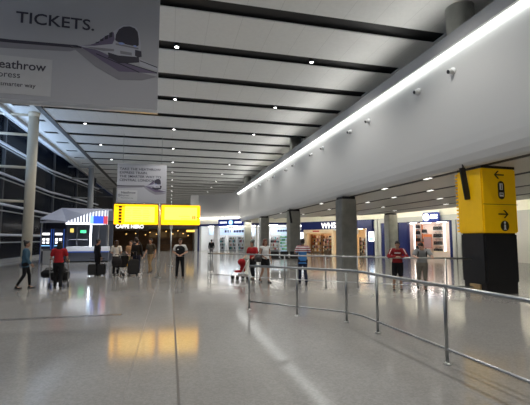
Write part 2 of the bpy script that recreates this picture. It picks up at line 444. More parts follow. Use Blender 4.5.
# --- far shop (white interior, blue sign)
bo = Shop('shopfront', 'bright white shop at the far end under a blue double-sided sign board', (4.0,58.3), (16.3,47.8)); t = bo.t; L = bo.L
MB().box(0, L, 4.8, 5.0, 0, 3.6).build('back_wall', M['shopwhite'], t)
MB().box(-.05, .25, -.1, .3, 0, 3.66).build('end_pilaster', M['blue'], t)
MB().box(-.05, .2, .3, 5.0, 0, 3.66).build('side_wall', M['shopwhite'], t)
MB().box(.25,.6,-.05,.3,0,3.5).build('door_frame', M['shopwhite'], t)
MB().box(-.1, L, -.15, .1, 3.64, 3.9).build('fascia', M['blue'], t)
MB().box(0, L, .1, 5.0, 3.62, 3.72).build('soffit', M['shopwhite'], t)
for x in (1.2, 4.4, 7.6, 10.8, 14.0):
    MB().box(x, x+1.6, .9, 1.3, 3.56, 3.615).build('light_panel', M['lamp'], t)
    MB().box(x, x+1.6, 3.2, 3.6, 3.56, 3.615).build('light_panel', M['lamp'], t)
MB().box(2.75,3.45,.0,.6,0,3.64).build('column', M['shopwhite'], t)
MB().box(9.6,9.9,.0,.35,0,3.64).build('column', M['shopwhite'], t)
gp_ = MB().box(.8, 8.9, 1.6, 1.75, 2.35, 3.3).build('header_panel', M['palelight'], t)
# blurred dark blue headline on the pale panel, two words, unreadable in the photo
for (x0, x1) in ((3.62,3.95),(4.1,4.3),(4.5,4.62),(5.15,5.5),(5.6,5.95),(6.05,6.4),(6.5,6.85)):
    MB().box(x0,x1,1.58,1.6,2.7,3.05).build('headline_glyph', M['blue'], gp_)
h2 = MB().box(11.2,15.4,1.6,1.75,2.4,3.3).build('header_panel', M['palelight'], t)
for k in range(6): MB().box(12.2+.38*k,12.5+.38*k,1.58,1.6,2.75,3.0).build('headline_glyph', M['blue'], h2)
MB().box(8.15,8.6,.4,.5,1.3,3.0).build('bright_pane', M['whitelit'], t)
sb = MB().rbox(3.85, 8.0, -.55, -.3, 3.55, 4.5, .06).build('sign_board', M['bluelit'], t)
for x0, x1 in ((4.15,5.35),(6.6,7.75)):
    for q in range(5): MB().box(x0+(x1-x0)*q/5+.02, x0+(x1-x0)*(q+.82)/5, -.565,-.55, 3.93, 4.18).build('white_glyph', M['letterlit'], sb)
MB().ring_tube([(5.97,-.55,4.05),(5.97,-.575,4.05)], .36, 24).build('round_emblem', M['screensky'], sb)
MB().ring_tube([(5.97,-.575,4.05),(5.97,-.59,4.05)], .2, 24).build('emblem_centre', M['letterlit'], sb)

def shelf_unit(shop, name, label, x0, x1, y, levels, m, mb_, depth=.4, top=None, cat='shelving', backh=None):
    t = thing(name, label, cat, shop.W((x0+x1)/2, y, 0), shop.rz); w = (x1-x0)/2
    H = top or levels[-1]+.45
    MB().box(-w, w, depth-.03, depth, 0, H).build('back_panel', mb_, t)
    for s_ in (-w, w-.04): MB().box(s_, s_+.04, 0, depth-.03, 0, H).build('side_panel', m, t)
    for z in levels: MB().box(-w+.04, w-.04, 0, depth-.03, z-.03, z).build('shelf', m, t)
    return t
def goods(shop, x0, x1, y, z, n, cols, hmin, hmax, nm, cat, where, group, depth=.16, fill=.86):
    for k in range(n):
        w = (x1-x0)/n; cx = x0+w*(k+.5); hh = random.uniform(hmin, hmax); cn, cc = cols[(k*5+int(z*7)+random.randint(0,1)) % len(cols)]
        ww = w*fill*random.uniform(.8,1)
        b = MB()
        if nm == 'bottle':
            r = min(ww/2,.085); b.lathe(0,0,[(r*.95,0),(r,.02),(r,hh*.62),(r*.45,hh*.78),(r*.42,hh)],10)
        elif nm == 'tub':
            r = ww/2*.9; b.lathe(0,0,[(r*.9,0),(r,hh*.15),(r,hh*.85),(r*1.05,hh*.86),(r*1.05,hh)],12)
        else: b.rbox(-ww/2, ww/2, -depth/2, depth/2, 0, hh, .008)
        o = b.build(nm, mat('goods_'+cn.replace(' ','_'), cc, .4), None)
        o.location = shop.W(cx, y, z); o.rotation_euler = (0,0,shop.rz)
        tag(o, f'{cn} {nm.replace("_"," ")}, {ORD[k]} from left, {where}', cat, group)

WHITES = [('white',(.8,.8,.8)),('black',(.03,.03,.03)),('pale grey',(.55,.56,.58)),('dark red',(.35,.04,.06)),('olive',(.3,.3,.14)),('dark grey',(.1,.1,.11)),('beige',(.6,.5,.38)),('teal',(.05,.3,.32))]
units = [(.7,2.6,3.2,'far left white shop shelves','left'),(3.6,5.0,2.6,'middle left white shop shelves','mid'),(5.15,6.55,2.6,'centre white shop shelves','cen'),(6.7,8.1,2.6,'middle right white shop shelves','mr'),(10.3,12.2,3.0,'white shelves between the pillars','r')]
for (x0,x1,y,lab,_) in units:
    shelf_unit(bo, 'display_shelf', lab[0].upper().lower()+lab[1:]+' stocked with small goods', x0, x1, y, [.25,.75,1.25,1.75], M['shopwhite'], M['shopwhite'], top=2.2)
    MB_ = None
    for lv, z in zip(('bottom','second','third','top'), [.25,.75,1.25,1.75]):
        goods(bo, x0+.08, x1-.08, y+.16, z+.001, 6, WHITES, .2, .42, 'box' if z in (.25,1.25) else 'bottle', 'goods', f'{lv} shelf, {lab}', f'goods on the {lab}')
# tall green-and-white display between the pillars
gu = shelf_unit(bo, 'display_shelf', 'white gondola with rows of green packs seen left of the nearer pillar', 12.75, 14.4, .9, [.3,.7,1.1,1.5,1.9], M['shopwhite'], M['palelight'], top=2.3)
GREENS = [('green',(.08,.42,.22)),('mint',(.35,.7,.5)),('white',(.8,.8,.8)),('pale green',(.3,.6,.35))]
for lv, z in zip(('bottom','second','third','fourth','top'), [.3,.7,1.1,1.5,1.9]):
    goods(bo, 12.83, 14.32, 1.06, z+.001, 6, GREENS, .18, .28, 'pack', 'goods', f'{lv} shelf, green gondola', 'packs on the green gondola')

# --- blue-fronted bookshop
wh = Shop('shopfront', 'newsagent shopfront with deep blue fascia, white serif letters and cream portal', (16.5,47.4), (21.4,38.6)); t = wh.t; L = wh.L
MB().box(-.1, L, 4.4, 4.6, 0, 3.7).build('back_wall', M['shopcream'], t)
for x in (-.1, L-.1): MB().box(x,x+.1,.3,4.4,0,3.7).build('side_wall', M['shopcream'], t)
MB().box(-.1, L+.1, -.2, .15, 2.9, 3.88).build('fascia', M['blue'], t)
MB().box(-.3, .38, -.15, .3, 0, 2.9).build('side_panel', M['blue'], t)
MB().box(9.5, L+.15, -.15, .3, 0, 2.9).build('side_panel', M['blue'], t)
MB().box(-.1, L, .15, 4.4, 3.0, 3.1).build('soffit', M['shopcream'], t)
po = MB()
po.box(.38,.85,-.28,.2,0,2.9); po.box(.85,4.75,-.28,.2,2.48,2.9); po.box(4.75,5.0,-.28,.2,0,2.9)
po.build('portal', M['shopcream'], t)
MB().box(1.9,2.9,-.30,-.28,2.62,2.78).build('red_plaque', mat('plaque_red',(.5,.05,.04),.5), t)
po2 = MB(); po2.box(5.0,8.2,-.2,.15,2.75,2.9); po2.box(8.1,8.25,-.2,.15,2.3,2.75); po2.box(9.35,9.5,-.2,.15,0,2.75)
po2.build('portal', M['shopwhite'], t)
text('WHSmith', .96, M['letterlit'], t, x=3.2, y=-.215, z=3.03, depth=.05, bold=.008, sx=1.02)
for x in (1.2,3.2,5.6,7.6):
    MB().box(x, x+1.2, 1.0, 1.35, 2.94, 2.995).build('light_panel', M['lampwarm'], t)
    MB().box(x, x+1.2, 2.9, 3.25, 2.94, 2.995).build('light_panel', M['lampwarm'], t)
MB().box(8.2,9.4,1.4,1.7,2.94,2.995).build('light_panel', M['lamp'], t)
for (x0,x1,z0,z1,lab) in ((-.28,.2,1.75,2.6,'l'),(9.75,10.4,1.5,2.55,'r')):
    s_ = MB().box(x0,x1,-.19,-.15,z0,z1).build('information_screen', M['whitelit'], t)
    MB().box(x0+.08,x1-.08,-.2,-.19,z0+.1,(z0+z1)/2-.05).build('picture', M['screensky'], s_)
BOOKS = [('orange',(.6,.25,.1)),('cream',(.8,.7,.5)),('red',(.55,.06,.04)),('dark brown',(.12,.06,.03)),('yellow',(.75,.5,.08)),('white',(.8,.78,.72)),('black',(.03,.025,.02)),('rust',(.4,.14,.05)),('pink',(.75,.35,.35)),('pale grey',(.6,.6,.58)),('navy',(.03,.04,.1))]
for (x0,x1,y,lab) in ((.2,1.95,1.3,'left bay of the newsagent'),(2.0,3.85,1.3,'middle bay of the newsagent'),(4.6,6.0,1.5,'right bay of the newsagent')):
    shelf_unit(wh, 'magazine_rack', f'wooden magazine rack, {lab}', x0, x1, y, [.2,.62,1.04,1.46,1.88], mat('rack_wood',(.35,.17,.07),.5), mat('rack_back',(.62,.46,.32),.6), top=2.35)
    for lv, z in zip(('bottom','second','third','fourth','top'), [.2,.62,1.04,1.46,1.88]):
        goods(wh, x0+.08, x1-.08, y+.16, z+.001, 9, BOOKS, .22, .36, 'magazine', 'magazine', f'{lv} shelf, {lab}', f'magazines, {lab}', depth=.05)
# low round dark table stand in the doorway and white stand at right
st = thing('display_stand', 'dark tiered display stand in the doorway of the newsagent', 'stand', wh.W(3.6,.65,0), wh.rz)
for z, r in ((0,.55),(.45,.5),(.9,.45),(1.3,.4)): MB().cyl(0,0,z+.34 if z else 0,z+.4,r,20).build('tier', mat('stand_dark',(.06,.035,.02),.5), st)
MB().cyl(0,0,.4,1.7,.06,10).build('post', M['steel'], st)
for k in range(10):
    a = 2*PI*k/10; o = MB().rbox(-.07,.07,-.05,.05,0,.26,.01).build('book', mat('goods_'+BOOKS[k%11][0].replace(' ','_'),BOOKS[k%11][1],.4))
    p = wh.W(3.6+.33*math.cos(a), .65+.33*math.sin(a), 1.301 if k % 2 else .851)
    if k % 2: p = wh.W(3.6+.28*math.cos(a), .65+.28*math.sin(a), 1.701)
    else: p = wh.W(3.6+.33*math.cos(a), .65+.33*math.sin(a), 1.301)
    o.location = p; o.rotation_euler = (0,0,a)
    tag(o, f'{BOOKS[k%11][0]} book on the dark stand, {ORD[k//2]} around its {"top" if k%2 else "upper"} tier', 'book', 'books on the dark display stand')
shelf_unit(wh, 'display_shelf', 'dark shelf unit at the right end of the newsagent doorway', 7.6, 8.55, 1.2, [.2,.65,1.1,1.55], mat('stand_dark',(.06,.035,.02),.5), mat('rack_back',(.62,.46,.32),.6), top=1.95)
for lv, z in zip(('bottom','second','third','top'), [.2,.65,1.1,1.55]):
    goods(wh, 7.67, 8.48, 1.36, z+.001, 5, BOOKS, .2, .3, 'magazine', 'magazine', f'{lv} shelf, dark shelf unit', 'magazines on the dark shelf unit', depth=.05)

# --- bag shop
bg = Shop('shopfront', 'bag shop with pinkish lit interior, grey pilasters and blue round-cornered sign', (21.7,38.0), (24.6,28.0)); t = bg.t; L = bg.L
pil = M['greypaint']
light_grey = mat('pilaster_grey', (.48,.49,.48), .5)
for x0, x1 in ((-.25,.15),(.25,.65)): MB().box(x0,x1,-.2,.4,0,3.88).build('pilaster', light_grey, t)
MB().box(.65,1.3,-.1,.3,0,3.45).build('side_panel', M['blue'], t)
MB().box(1.3,3.0,.1,.3,0,3.45).build('window_pane', mat('dark_window',(.03,.03,.05),.15), t)
MB().box(3.0,4.0,-.1,.3,0,3.4).build('side_panel', M['blue'], t)
MB().box(8.62,8.85,-.1,.3,0,3.4).build('side_panel', M['blue'], t)
MB().box(.65,L,-.2,.2,3.42,3.9).build('fascia', light_grey, t)
MB().box(4.0,8.7,-.1,.2,3.3,3.42).build('lintel', M['blue'], t)
for x0,x1 in ((8.95,9.3),(9.4,9.75),(9.85,10.3)): MB().box(x0,x1,-.2,.4,0,3.42).build('pilaster', light_grey, t)
MB().box(2.9,9.0,1.4,1.6,0,3.4).build('back_wall', M['shoppink'], t)
for x in (2.9,8.85): MB().box(x,x+.15,.3,1.4,0,3.4).build('side_wall', M['shoppink'], t)
MB().box(2.9,9.0,.3,1.4,3.34,3.44).build('soffit', M['shoppink'], t)
for x in (3.6,5.2,6.9): MB().box(x,x+.9,.5,.75,3.28,3.335).build('light_panel', M['lamp'], t)
for x in (3.66,7.05): MB().box(x,x+.1,1.27,1.4,.2,3.2).build('light_strip', mat('strip_lit',(1,1,1),.4,emit=(1,.93,.85),strength=2.4), t)
for x in (3.86,4.6): MB().box(x,x+.09,1.3,1.4,.2,3.2).build('upright', M['orange'], t)
sg = MB().rbox(6.2,7.98,-.6,-.36,3.3,4.2,.09).build('sign_board', M['bluelit'], t)
MB().ring_tube([(6.66,-.6,3.75),(6.66,-.62,3.75)], .34, 24).build('round_emblem', M['letterlit'], sg)
MB().ring_tube([(6.72,-.62,3.68),(6.72,-.635,3.68)], .17, 20).build('emblem_mark', M['screensky'], sg)
for z in (3.82,3.6):
    for q in range(4): MB().box(7.12+.19*q,7.27+.19*q,-.615,-.6,z,z+.14).build('white_glyph', M['letterlit'], sg)
def handbag():
    t = thing('handbag', 'x', 'bag')
    b = MB(); b.prism([(-.3,0),(.3,0),(.27,.3),(.2,.34),(-.2,.34),(-.27,.3)], -.1, .1); b.build('bag_body', M['satin'], t)
    MB().ring_tube([(-.13,0,.33),(-.1,0,.45),(0,0,.5),(.1,0,.45),(.13,0,.33)], .014, 6).build('handle', M['black'], t)
    MB().box(-.05,.05,-.11,-.1,.18,.25).build('clasp', M['chrome'], t)
    return t
hb0 = handbag(); cnt = 0
for (x0,x1,levels,cn) in ((3.98,4.5,[.75,1.5,2.2,2.8],'left'),(4.75,5.3,[1.45,2.35],'second'),(6.05,6.95,[.5,1.2,1.9,2.6],'right')):
    for li, z in enumerate(levels):
        o = MB().box(x0,x1,1.0,1.4,z-.05,z).build('bag_shelf', M['orange'] if (cn,li) in (('left',1),('second',0)) else M['shopwhite'], t)
        for k in range(2 if x1-x0 > .8 else 1):
            q = hb0 if cnt == 0 else copy_tree(hb0); cnt += 1
            xx = (x0+x1)/2 if x1-x0 < .8 else x0+.225+.45*k
            q.location = bg.W(xx, 1.18, z); q.rotation_euler = (0,0,bg.rz)
            q.scale = (.72,.9,1) if x1-x0 > .8 else (.8,.9,1)
            tag(q, f'black bag on the {ORD[len(levels)-1-li]} shelf down, {cn} column of the bag shop' + (f', {"left" if k==0 else "right"}' if x1-x0>.8 else ''), 'bag', 'bags on the lit shelves of the bag shop')
po_ = thing('poster_stand', 'purplish poster stand in front of the bag shop shelves', 'poster stand', bg.W(5.68,.75,0), bg.rz)
MB().box(-.42,.42,0,.04,.9,1.95).build('poster', mat('poster_mauve',(.34,.22,.26),.5), po_)
MB().box(-.46,.46,.01,.05,.86,2.2).build('frame', M['orange'], po_)
MB().box(-.03,.03,.04,.08,0,1).build('post', M['steel'], po_); MB().box(-.3,.3,-.15,.2,0,.03).build('base', M['steel'], po_)
ct = thing('counter', 'pale counter across the doorway of the bag shop', 'counter', bg.W(6.0,.3,0), bg.rz)
MB().rbox(-1.9,2.3,0,.5,0,.55).build('front', M['shoppink'], ct); MB().rbox(-1.95,2.35,-.05,.55,.55,.62).build('top', M['shopcream'], ct)

# --- cafe at the far end
cf = thing('cafe', 'dark brown cafe front with white lit lettering beyond the queue', 'cafe', (-8.6,58,0))
MB().box(0,12.5,5.8,6,0,4.2).build('back_wall', M['brownlit'], cf)
MB().box(-.2,0,-.1,6,0,4.3).build('side_wall', M['brown'], cf)
MB().box(0,5.6,-.15,.1,2.95,4.25).build('fascia', M['brown'], cf)
MB().box(5.6,12.5,-.15,.1,3.2,4.25).build('header', mat('cafe_header',(.07,.055,.04),.6), cf)
MB().box(-.2,12.5,.1,6,4.1,4.25).build('soffit', M['brown'], cf)
MB().box(12.1,12.5,-.1,6,0,4.1).build('pilaster', mat('pilaster_grey',(.48,.49,.48),.5), cf)
MB().box(3.9,4.2,-.05,.3,0,2.95).build('pier', M['brown'], cf)
text('CAFFÈ NERO', .70, M['letterlit'], cf, x=1.15, y=-.17, z=3.26, depth=.05, bold=.02, sx=.93)
MB().box(10.9,12.05,-.25,-.15,2.78,3.05).build('lit_sign', M['yellowpale'], cf)
MB().box(11.0,12.0,.4,.7,4.04,4.1).build('light_panel', M['lamp'], cf)
# menu boards and back counter
mbd = MB()
for k in range(4): MB().box(5.4+1.5*k,6.6+1.5*k,5.7,5.8,2.0,2.9).build('menu_board', mat('menu_dark',(.05,.035,.02),.5,emit=(.5,.3,.12),strength=.12), cf)
bc = thing('counter', 'dark wooden cafe counter behind the staff member', 'counter', (.2,61.5,0))
MB().rbox(-3,3.2,0,.7,0,1.05).build('front', M['brownlit'], bc); MB().rbox(-3.05,3.25,-.05,.75,1.05,1.1).build('top', M['brown'], bc)
pd = None
for k, (x,y,z) in enumerate([(-2.9,59.5,2.75),(-2.0,60.5,2.5),(-3.6,60.8,2.4),(-.6,59.4,2.9),(.35,60.4,2.55),(1.1,59.6,3.0),(1.9,60.6,2.6),(2.6,59.7,2.3),(-4.9,60,2.6),(-6.3,60.6,2.5)]):
    if pd is None:
        pd = thing('pendant_lamp', 'x', 'lamp')
        MB().lathe(0,0,[(.05,.32),(.16,.1),(.22,0),(.2,0.005),(.14,.1)],16).build('shade', M['brown'], pd)
        MB().ell((0,0,.02),(.085,.085,.1)).build('bulb', M['warm'], pd, True)
        o = pd
    else: o = copy_tree(pd)
    cord = MB().cyl(0,0,.3,4.1-z,.012,6).build('cord', M['black'], o)
    o.location = (x,y,z)
    tag(o, f'warm glowing pendant lamp in the dark cafe, {ORD[k]} of the row' , 'lamp', 'pendant lamps in the cafe')
def cafe_chair():
    t = thing('cafe_chair','x','chair')
    MB().rbox(-.21,.21,-.21,.21,.43,.47).build('seat', M['brownlit'], t); MB().rbox(-.21,.21,-.21,-.17,.47,.9).build('backrest', M['brownlit'], t)
    for a in (-.18,.18):
        for b_ in (-.18,.18): MB().cyl(a,b_,0,.43,.018,8).build('leg', M['black'], t)
    return t
cc0 = None
for k,(x,y) in enumerate([(-6.5,59.6),(-1.6,59.3),(1.6,59.2)]):
    tb = thing('cafe_table', f'small round dark cafe table, {ORD[k]} from the left inside the cafe', 'table', (x,y,0))
    MB().cyl(0,0,.72,.75,.36,24).build('tabletop', M['brownlit'], tb); MB().cyl(0,0,.03,.72,.035,10).build('pedestal', M['black'], tb); MB().cyl(0,0,0,.03,.24,20).build('base', M['black'], tb)
    for s_ in (-1,1):
        o = cafe_chair() if cc0 is None else copy_tree(cc0); cc0 = cc0 or o
        o.location = (x+.62*s_, y, 0); o.rotation_euler = (0,0,PI/2*s_)
        tag(o, f'dark cafe chair {"left" if s_<0 else "right"} of the {ORD[k]} round cafe table', 'chair', 'chairs in the cafe')

# ------------------------------------------------------------------ ticket kiosk on the left
ki = thing('ticket_kiosk', 'ticket kiosk with sloping grey roof, striped lit fascia and white counter', 'kiosk', (0,0,0))
roof = MB(); fy = 32.0
top = [(-9.4,3.27),(-7.64,3.08),(-7.03,3.33),(-6.41,3.61),(-5.65,3.87),(-4.71,3.98)]
vs = [(x,fy-.02 if i else fy-.02,z) for i,(x,z) in enumerate(top)] + [(-4.71,34.5,4.24),(-8.6,34.5,4.26)]
vs += [(x,y,z-.1) for x,y,z in vs]; m_ = 8
roof.add(vs, [tuple(range(m_)), tuple(range(2*m_-1,m_-1,-1))]+[(i,i+m_,(i+1)%m_+m_,(i+1)%m_) for i in range(m_)])
roof.add([(-9.4,fy,3.27),(-8.6,34.5,4.26),(-9.4,35.8,3.3),(-4.71,34.5,4.24),(-4.71,35.8,3.3)], [(0,1,2),(1,3,4,2)])
roof.build('roof', M['lavender'], ki)
MB().box(-9.4,-7.5,fy-.03,fy+.03,2.96,3.06).build('eave', M['lavender'], ki)
stripes = line_mat('striped_fascia', (.28,.30,.42), (.9,.92,1), 'X', .215, .115, .4, emit=(.25,.3,.5), strength=.15, emit2=(.85,.9,1), strength2=1.5)
fs = MB().prism([(-7.64,2.86),(-4.7,2.86),(-4.7,3.96),(-5.65,3.85),(-6.41,3.58),(-7.03,3.31),(-7.64,3.05)], fy-.03, fy+.06).build('fascia', stripes, ki)
MB().box(-7.64,-5.0,fy-.05,fy-.03,2.84,2.98).build('light_bar', M['whitelit'], fs)
MB().box(-5.95,-5.72,fy-.07,fy-.03,2.9,3.5).build('screen_edge', M['screensky'], fs)
MB().box(-5.72,-5.0,fy-.07,fy-.03,2.9,3.5).build('screen', M['screenblue'], fs)
MB().box(-5.0,-4.7,fy-.07,fy-.03,2.9,3.5).build('screen_end', M['screenred'], fs)
MB().box(-9.35,-4.75,35.3,35.5,0,3.2).build('back_wall', M['kioskback'], ki)
MB().box(-9.35,-9.2,32.6,35.4,0,3.2).build('side_wall', M['kioskdark'], ki)
MB().box(-9.3,-7.6,32.75,32.9,0,3.05).build('machine_wall', M['kioskdark'], ki)
MB().box(-7.7,-7.55,32.1,35.4,0,2.86).build('partition', M['kioskdark'], ki)
MB().box(-7.5,-4.6,32.05,32.6,.1,.74).build('counter_front', M['kioskback'], ki)
MB().box(-7.5,-4.58,32.03,32.62,.0,.1).build('kick_strip', M['black'], ki)
MB().rbox(-7.55,-4.55,31.95,32.7,.82,1.18,.03).build('counter_top', M['counterwhite'], ki)
MB().box(-7.5,-4.6,32.02,32.6,.74,.82).build('blue_strip', M['blueglow'], ki)
MB().cyl(-5.93,32.3,1.15,2.85,.055,12).build('light_tube', M['tube'], ki)
for x in (-6.95,-5.4,-4.85): MB().box(x-.035,x+.035,32.5,32.57,1.14,2.9).build('mullion', M['mullion'], ki)
MB().box(-7.5,-6.2,32.5,32.55,1.68,1.74).build('rail', M['greypaint'], ki)
MB().box(-7.42,-7.18,32.4,32.45,2.25,2.55).build('amber_sign', M['amber'], ki)
MB().box(-6.7,-6.3,32.4,32.45,2.22,2.42).build('green_sign', M['green'], ki)
MB().cyl(-4.7,32.5,0,2.86,.05,12).build('post', M['steel'], ki)
MB().cyl(-9.3,32.1,0,3.0,.04,12).build('post', M['steel'], ki)
tm0 = None
for k, x in enumerate((-8.98,-8.12)):
    if tm0 is None:
        o = tm0 = thing('ticket_machine','x','ticket machine')
        MB().rbox(-.36,.36,0,.6,0,2.5,.03).build('cabinet', M['kioskdark'], o)
        for s_ in (-.37,.33): MB().box(s_,s_+.04,-.02,.1,.0,2.5).build('edge_light', M['blueglow'], o)
        MB().box(-.24,.24,-.03,0,2.04,2.2).build('header_panel', M['whitelit'], o)
        MB().box(-.22,-.05,-.03,0,1.42,1.8).build('screen', M['whitelit'], o); MB().box(.05,.22,-.03,0,1.42,1.8).build('screen', M['whitelit'], o)
        MB().box(-.22,.22,-.04,-.03,1.55,1.64).build('menu_line', M['blue'], o)
        MB().box(-.28,.28,-.03,0,1.22,1.28).build('light_line', M['screensky'], o)
        MB().rbox(-.3,.3,-.12,0,.85,1.0).build('tray', M['greypaint'], o)
    else: o = copy_tree(tm0)
    o.location = (x, 32.1, 0)
    tag(o, f'dark ticket machine with white screens, {"left" if k==0 else "right"} one beside the kiosk counter', 'ticket machine', 'ticket machines at the kiosk')
spot((-6.1,31.5,2.75), 170, angle=150, radius=.1, color=(.85,.9,1))  # added spot without a fixture, brightens the kiosk counter front
bn = thing('litter_bin', 'grey bin beside the ticket machines near the cream column', 'bin', (-8.35,30.6,0))
MB().rbox(-.3,.3,-.25,.25,0,.95,.04).build('body', M['greypaint'], bn); MB().rbox(-.31,.31,-.26,.26,.95,1.02,.02).build('lid', M['black'], bn)

# ------------------------------------------------------------------ yellow signs on a post
ys = thing('direction_sign', 'pair of bright yellow lit direction panels on a steel pole', 'sign', (-.49,18.4,0))
MB().cyl(0,0,0,3.36,.055,16).build('pole', M['steel'], ys, True); MB().lathe(0,0,[(.16,0),(.16,.02),(.07,.04)],20).build('base', M['steel'], ys)
lp = MB().rbox(-1.96,-.08,-.08,.08,2.4,3.3,.02).build('sign_panel', M['yellowlit'], ys)
MB().box(-1.5,-.22,-.086,-.08,2.5,3.2).build('pale_field', M['yellowpale'], lp)
for k in range(6):   # stacked black pictograms, too blurred to read
    MB().rbox(-1.76,-1.63,-.092,-.08,2.46+.135*k,2.56+.135*k,.008).build('pictogram', M['ink'], lp)
for k in range(7):
    for a, b_ in ((-1.48,-1.2),(-1.17,-.75),(-.72,-.4)):
        MB().box(a,b_-.04*(k%3),-.09,-.085,2.5+.1*k,2.525+.1*k).build('text_line', M['inkgrey'], lp)
MB().box(-1.9,-1.45,-.09,-.08,3.2,3.23).build('text_line', M['ink'], lp)
rp = MB().rbox(.08,1.82,-.08,.08,2.4,3.3,.02).build('sign_panel', M['yellowlit'], ys)
MB().box(.22,1.68,-.086,-.08,2.62,3.2).build('pale_field', M['yellowpale'], rp)
for a, b_, z in ((.85,1.35,2.78),(.95,1.4,2.66),(.14,.2,2.47),(.36,.7,2.47),(.75,.9,2.47)):
    MB().box(a,b_,-.092,-.08,z,z+.03).build('text_line', M['inkgrey'], rp)
for a in (1.47,1.56): MB().rbox(a,a+.05,-.095,-.08,2.65,2.82,.008).build('pictogram', M['ink'], rp)
MB().prism([(1.68,2.7),(1.76,2.74),(1.68,2.78)],-.095,-.08).build('arrow', M['ink'], rp)
gpz = thing('post', 'slim grey post with a small box head behind the right yellow panel', 'post', (.06,26.3,0))
MB().cyl(0,0,0,2.5,.05,14).build('pole', M['steel'], gpz, True); MB().rbox(-.1,.1,-.08,.08,2.4,3.0).build('head', M['greypaint'], gpz); MB().cyl(0,0,0,.03,.16,18).build('base', M['steel'], gpz)

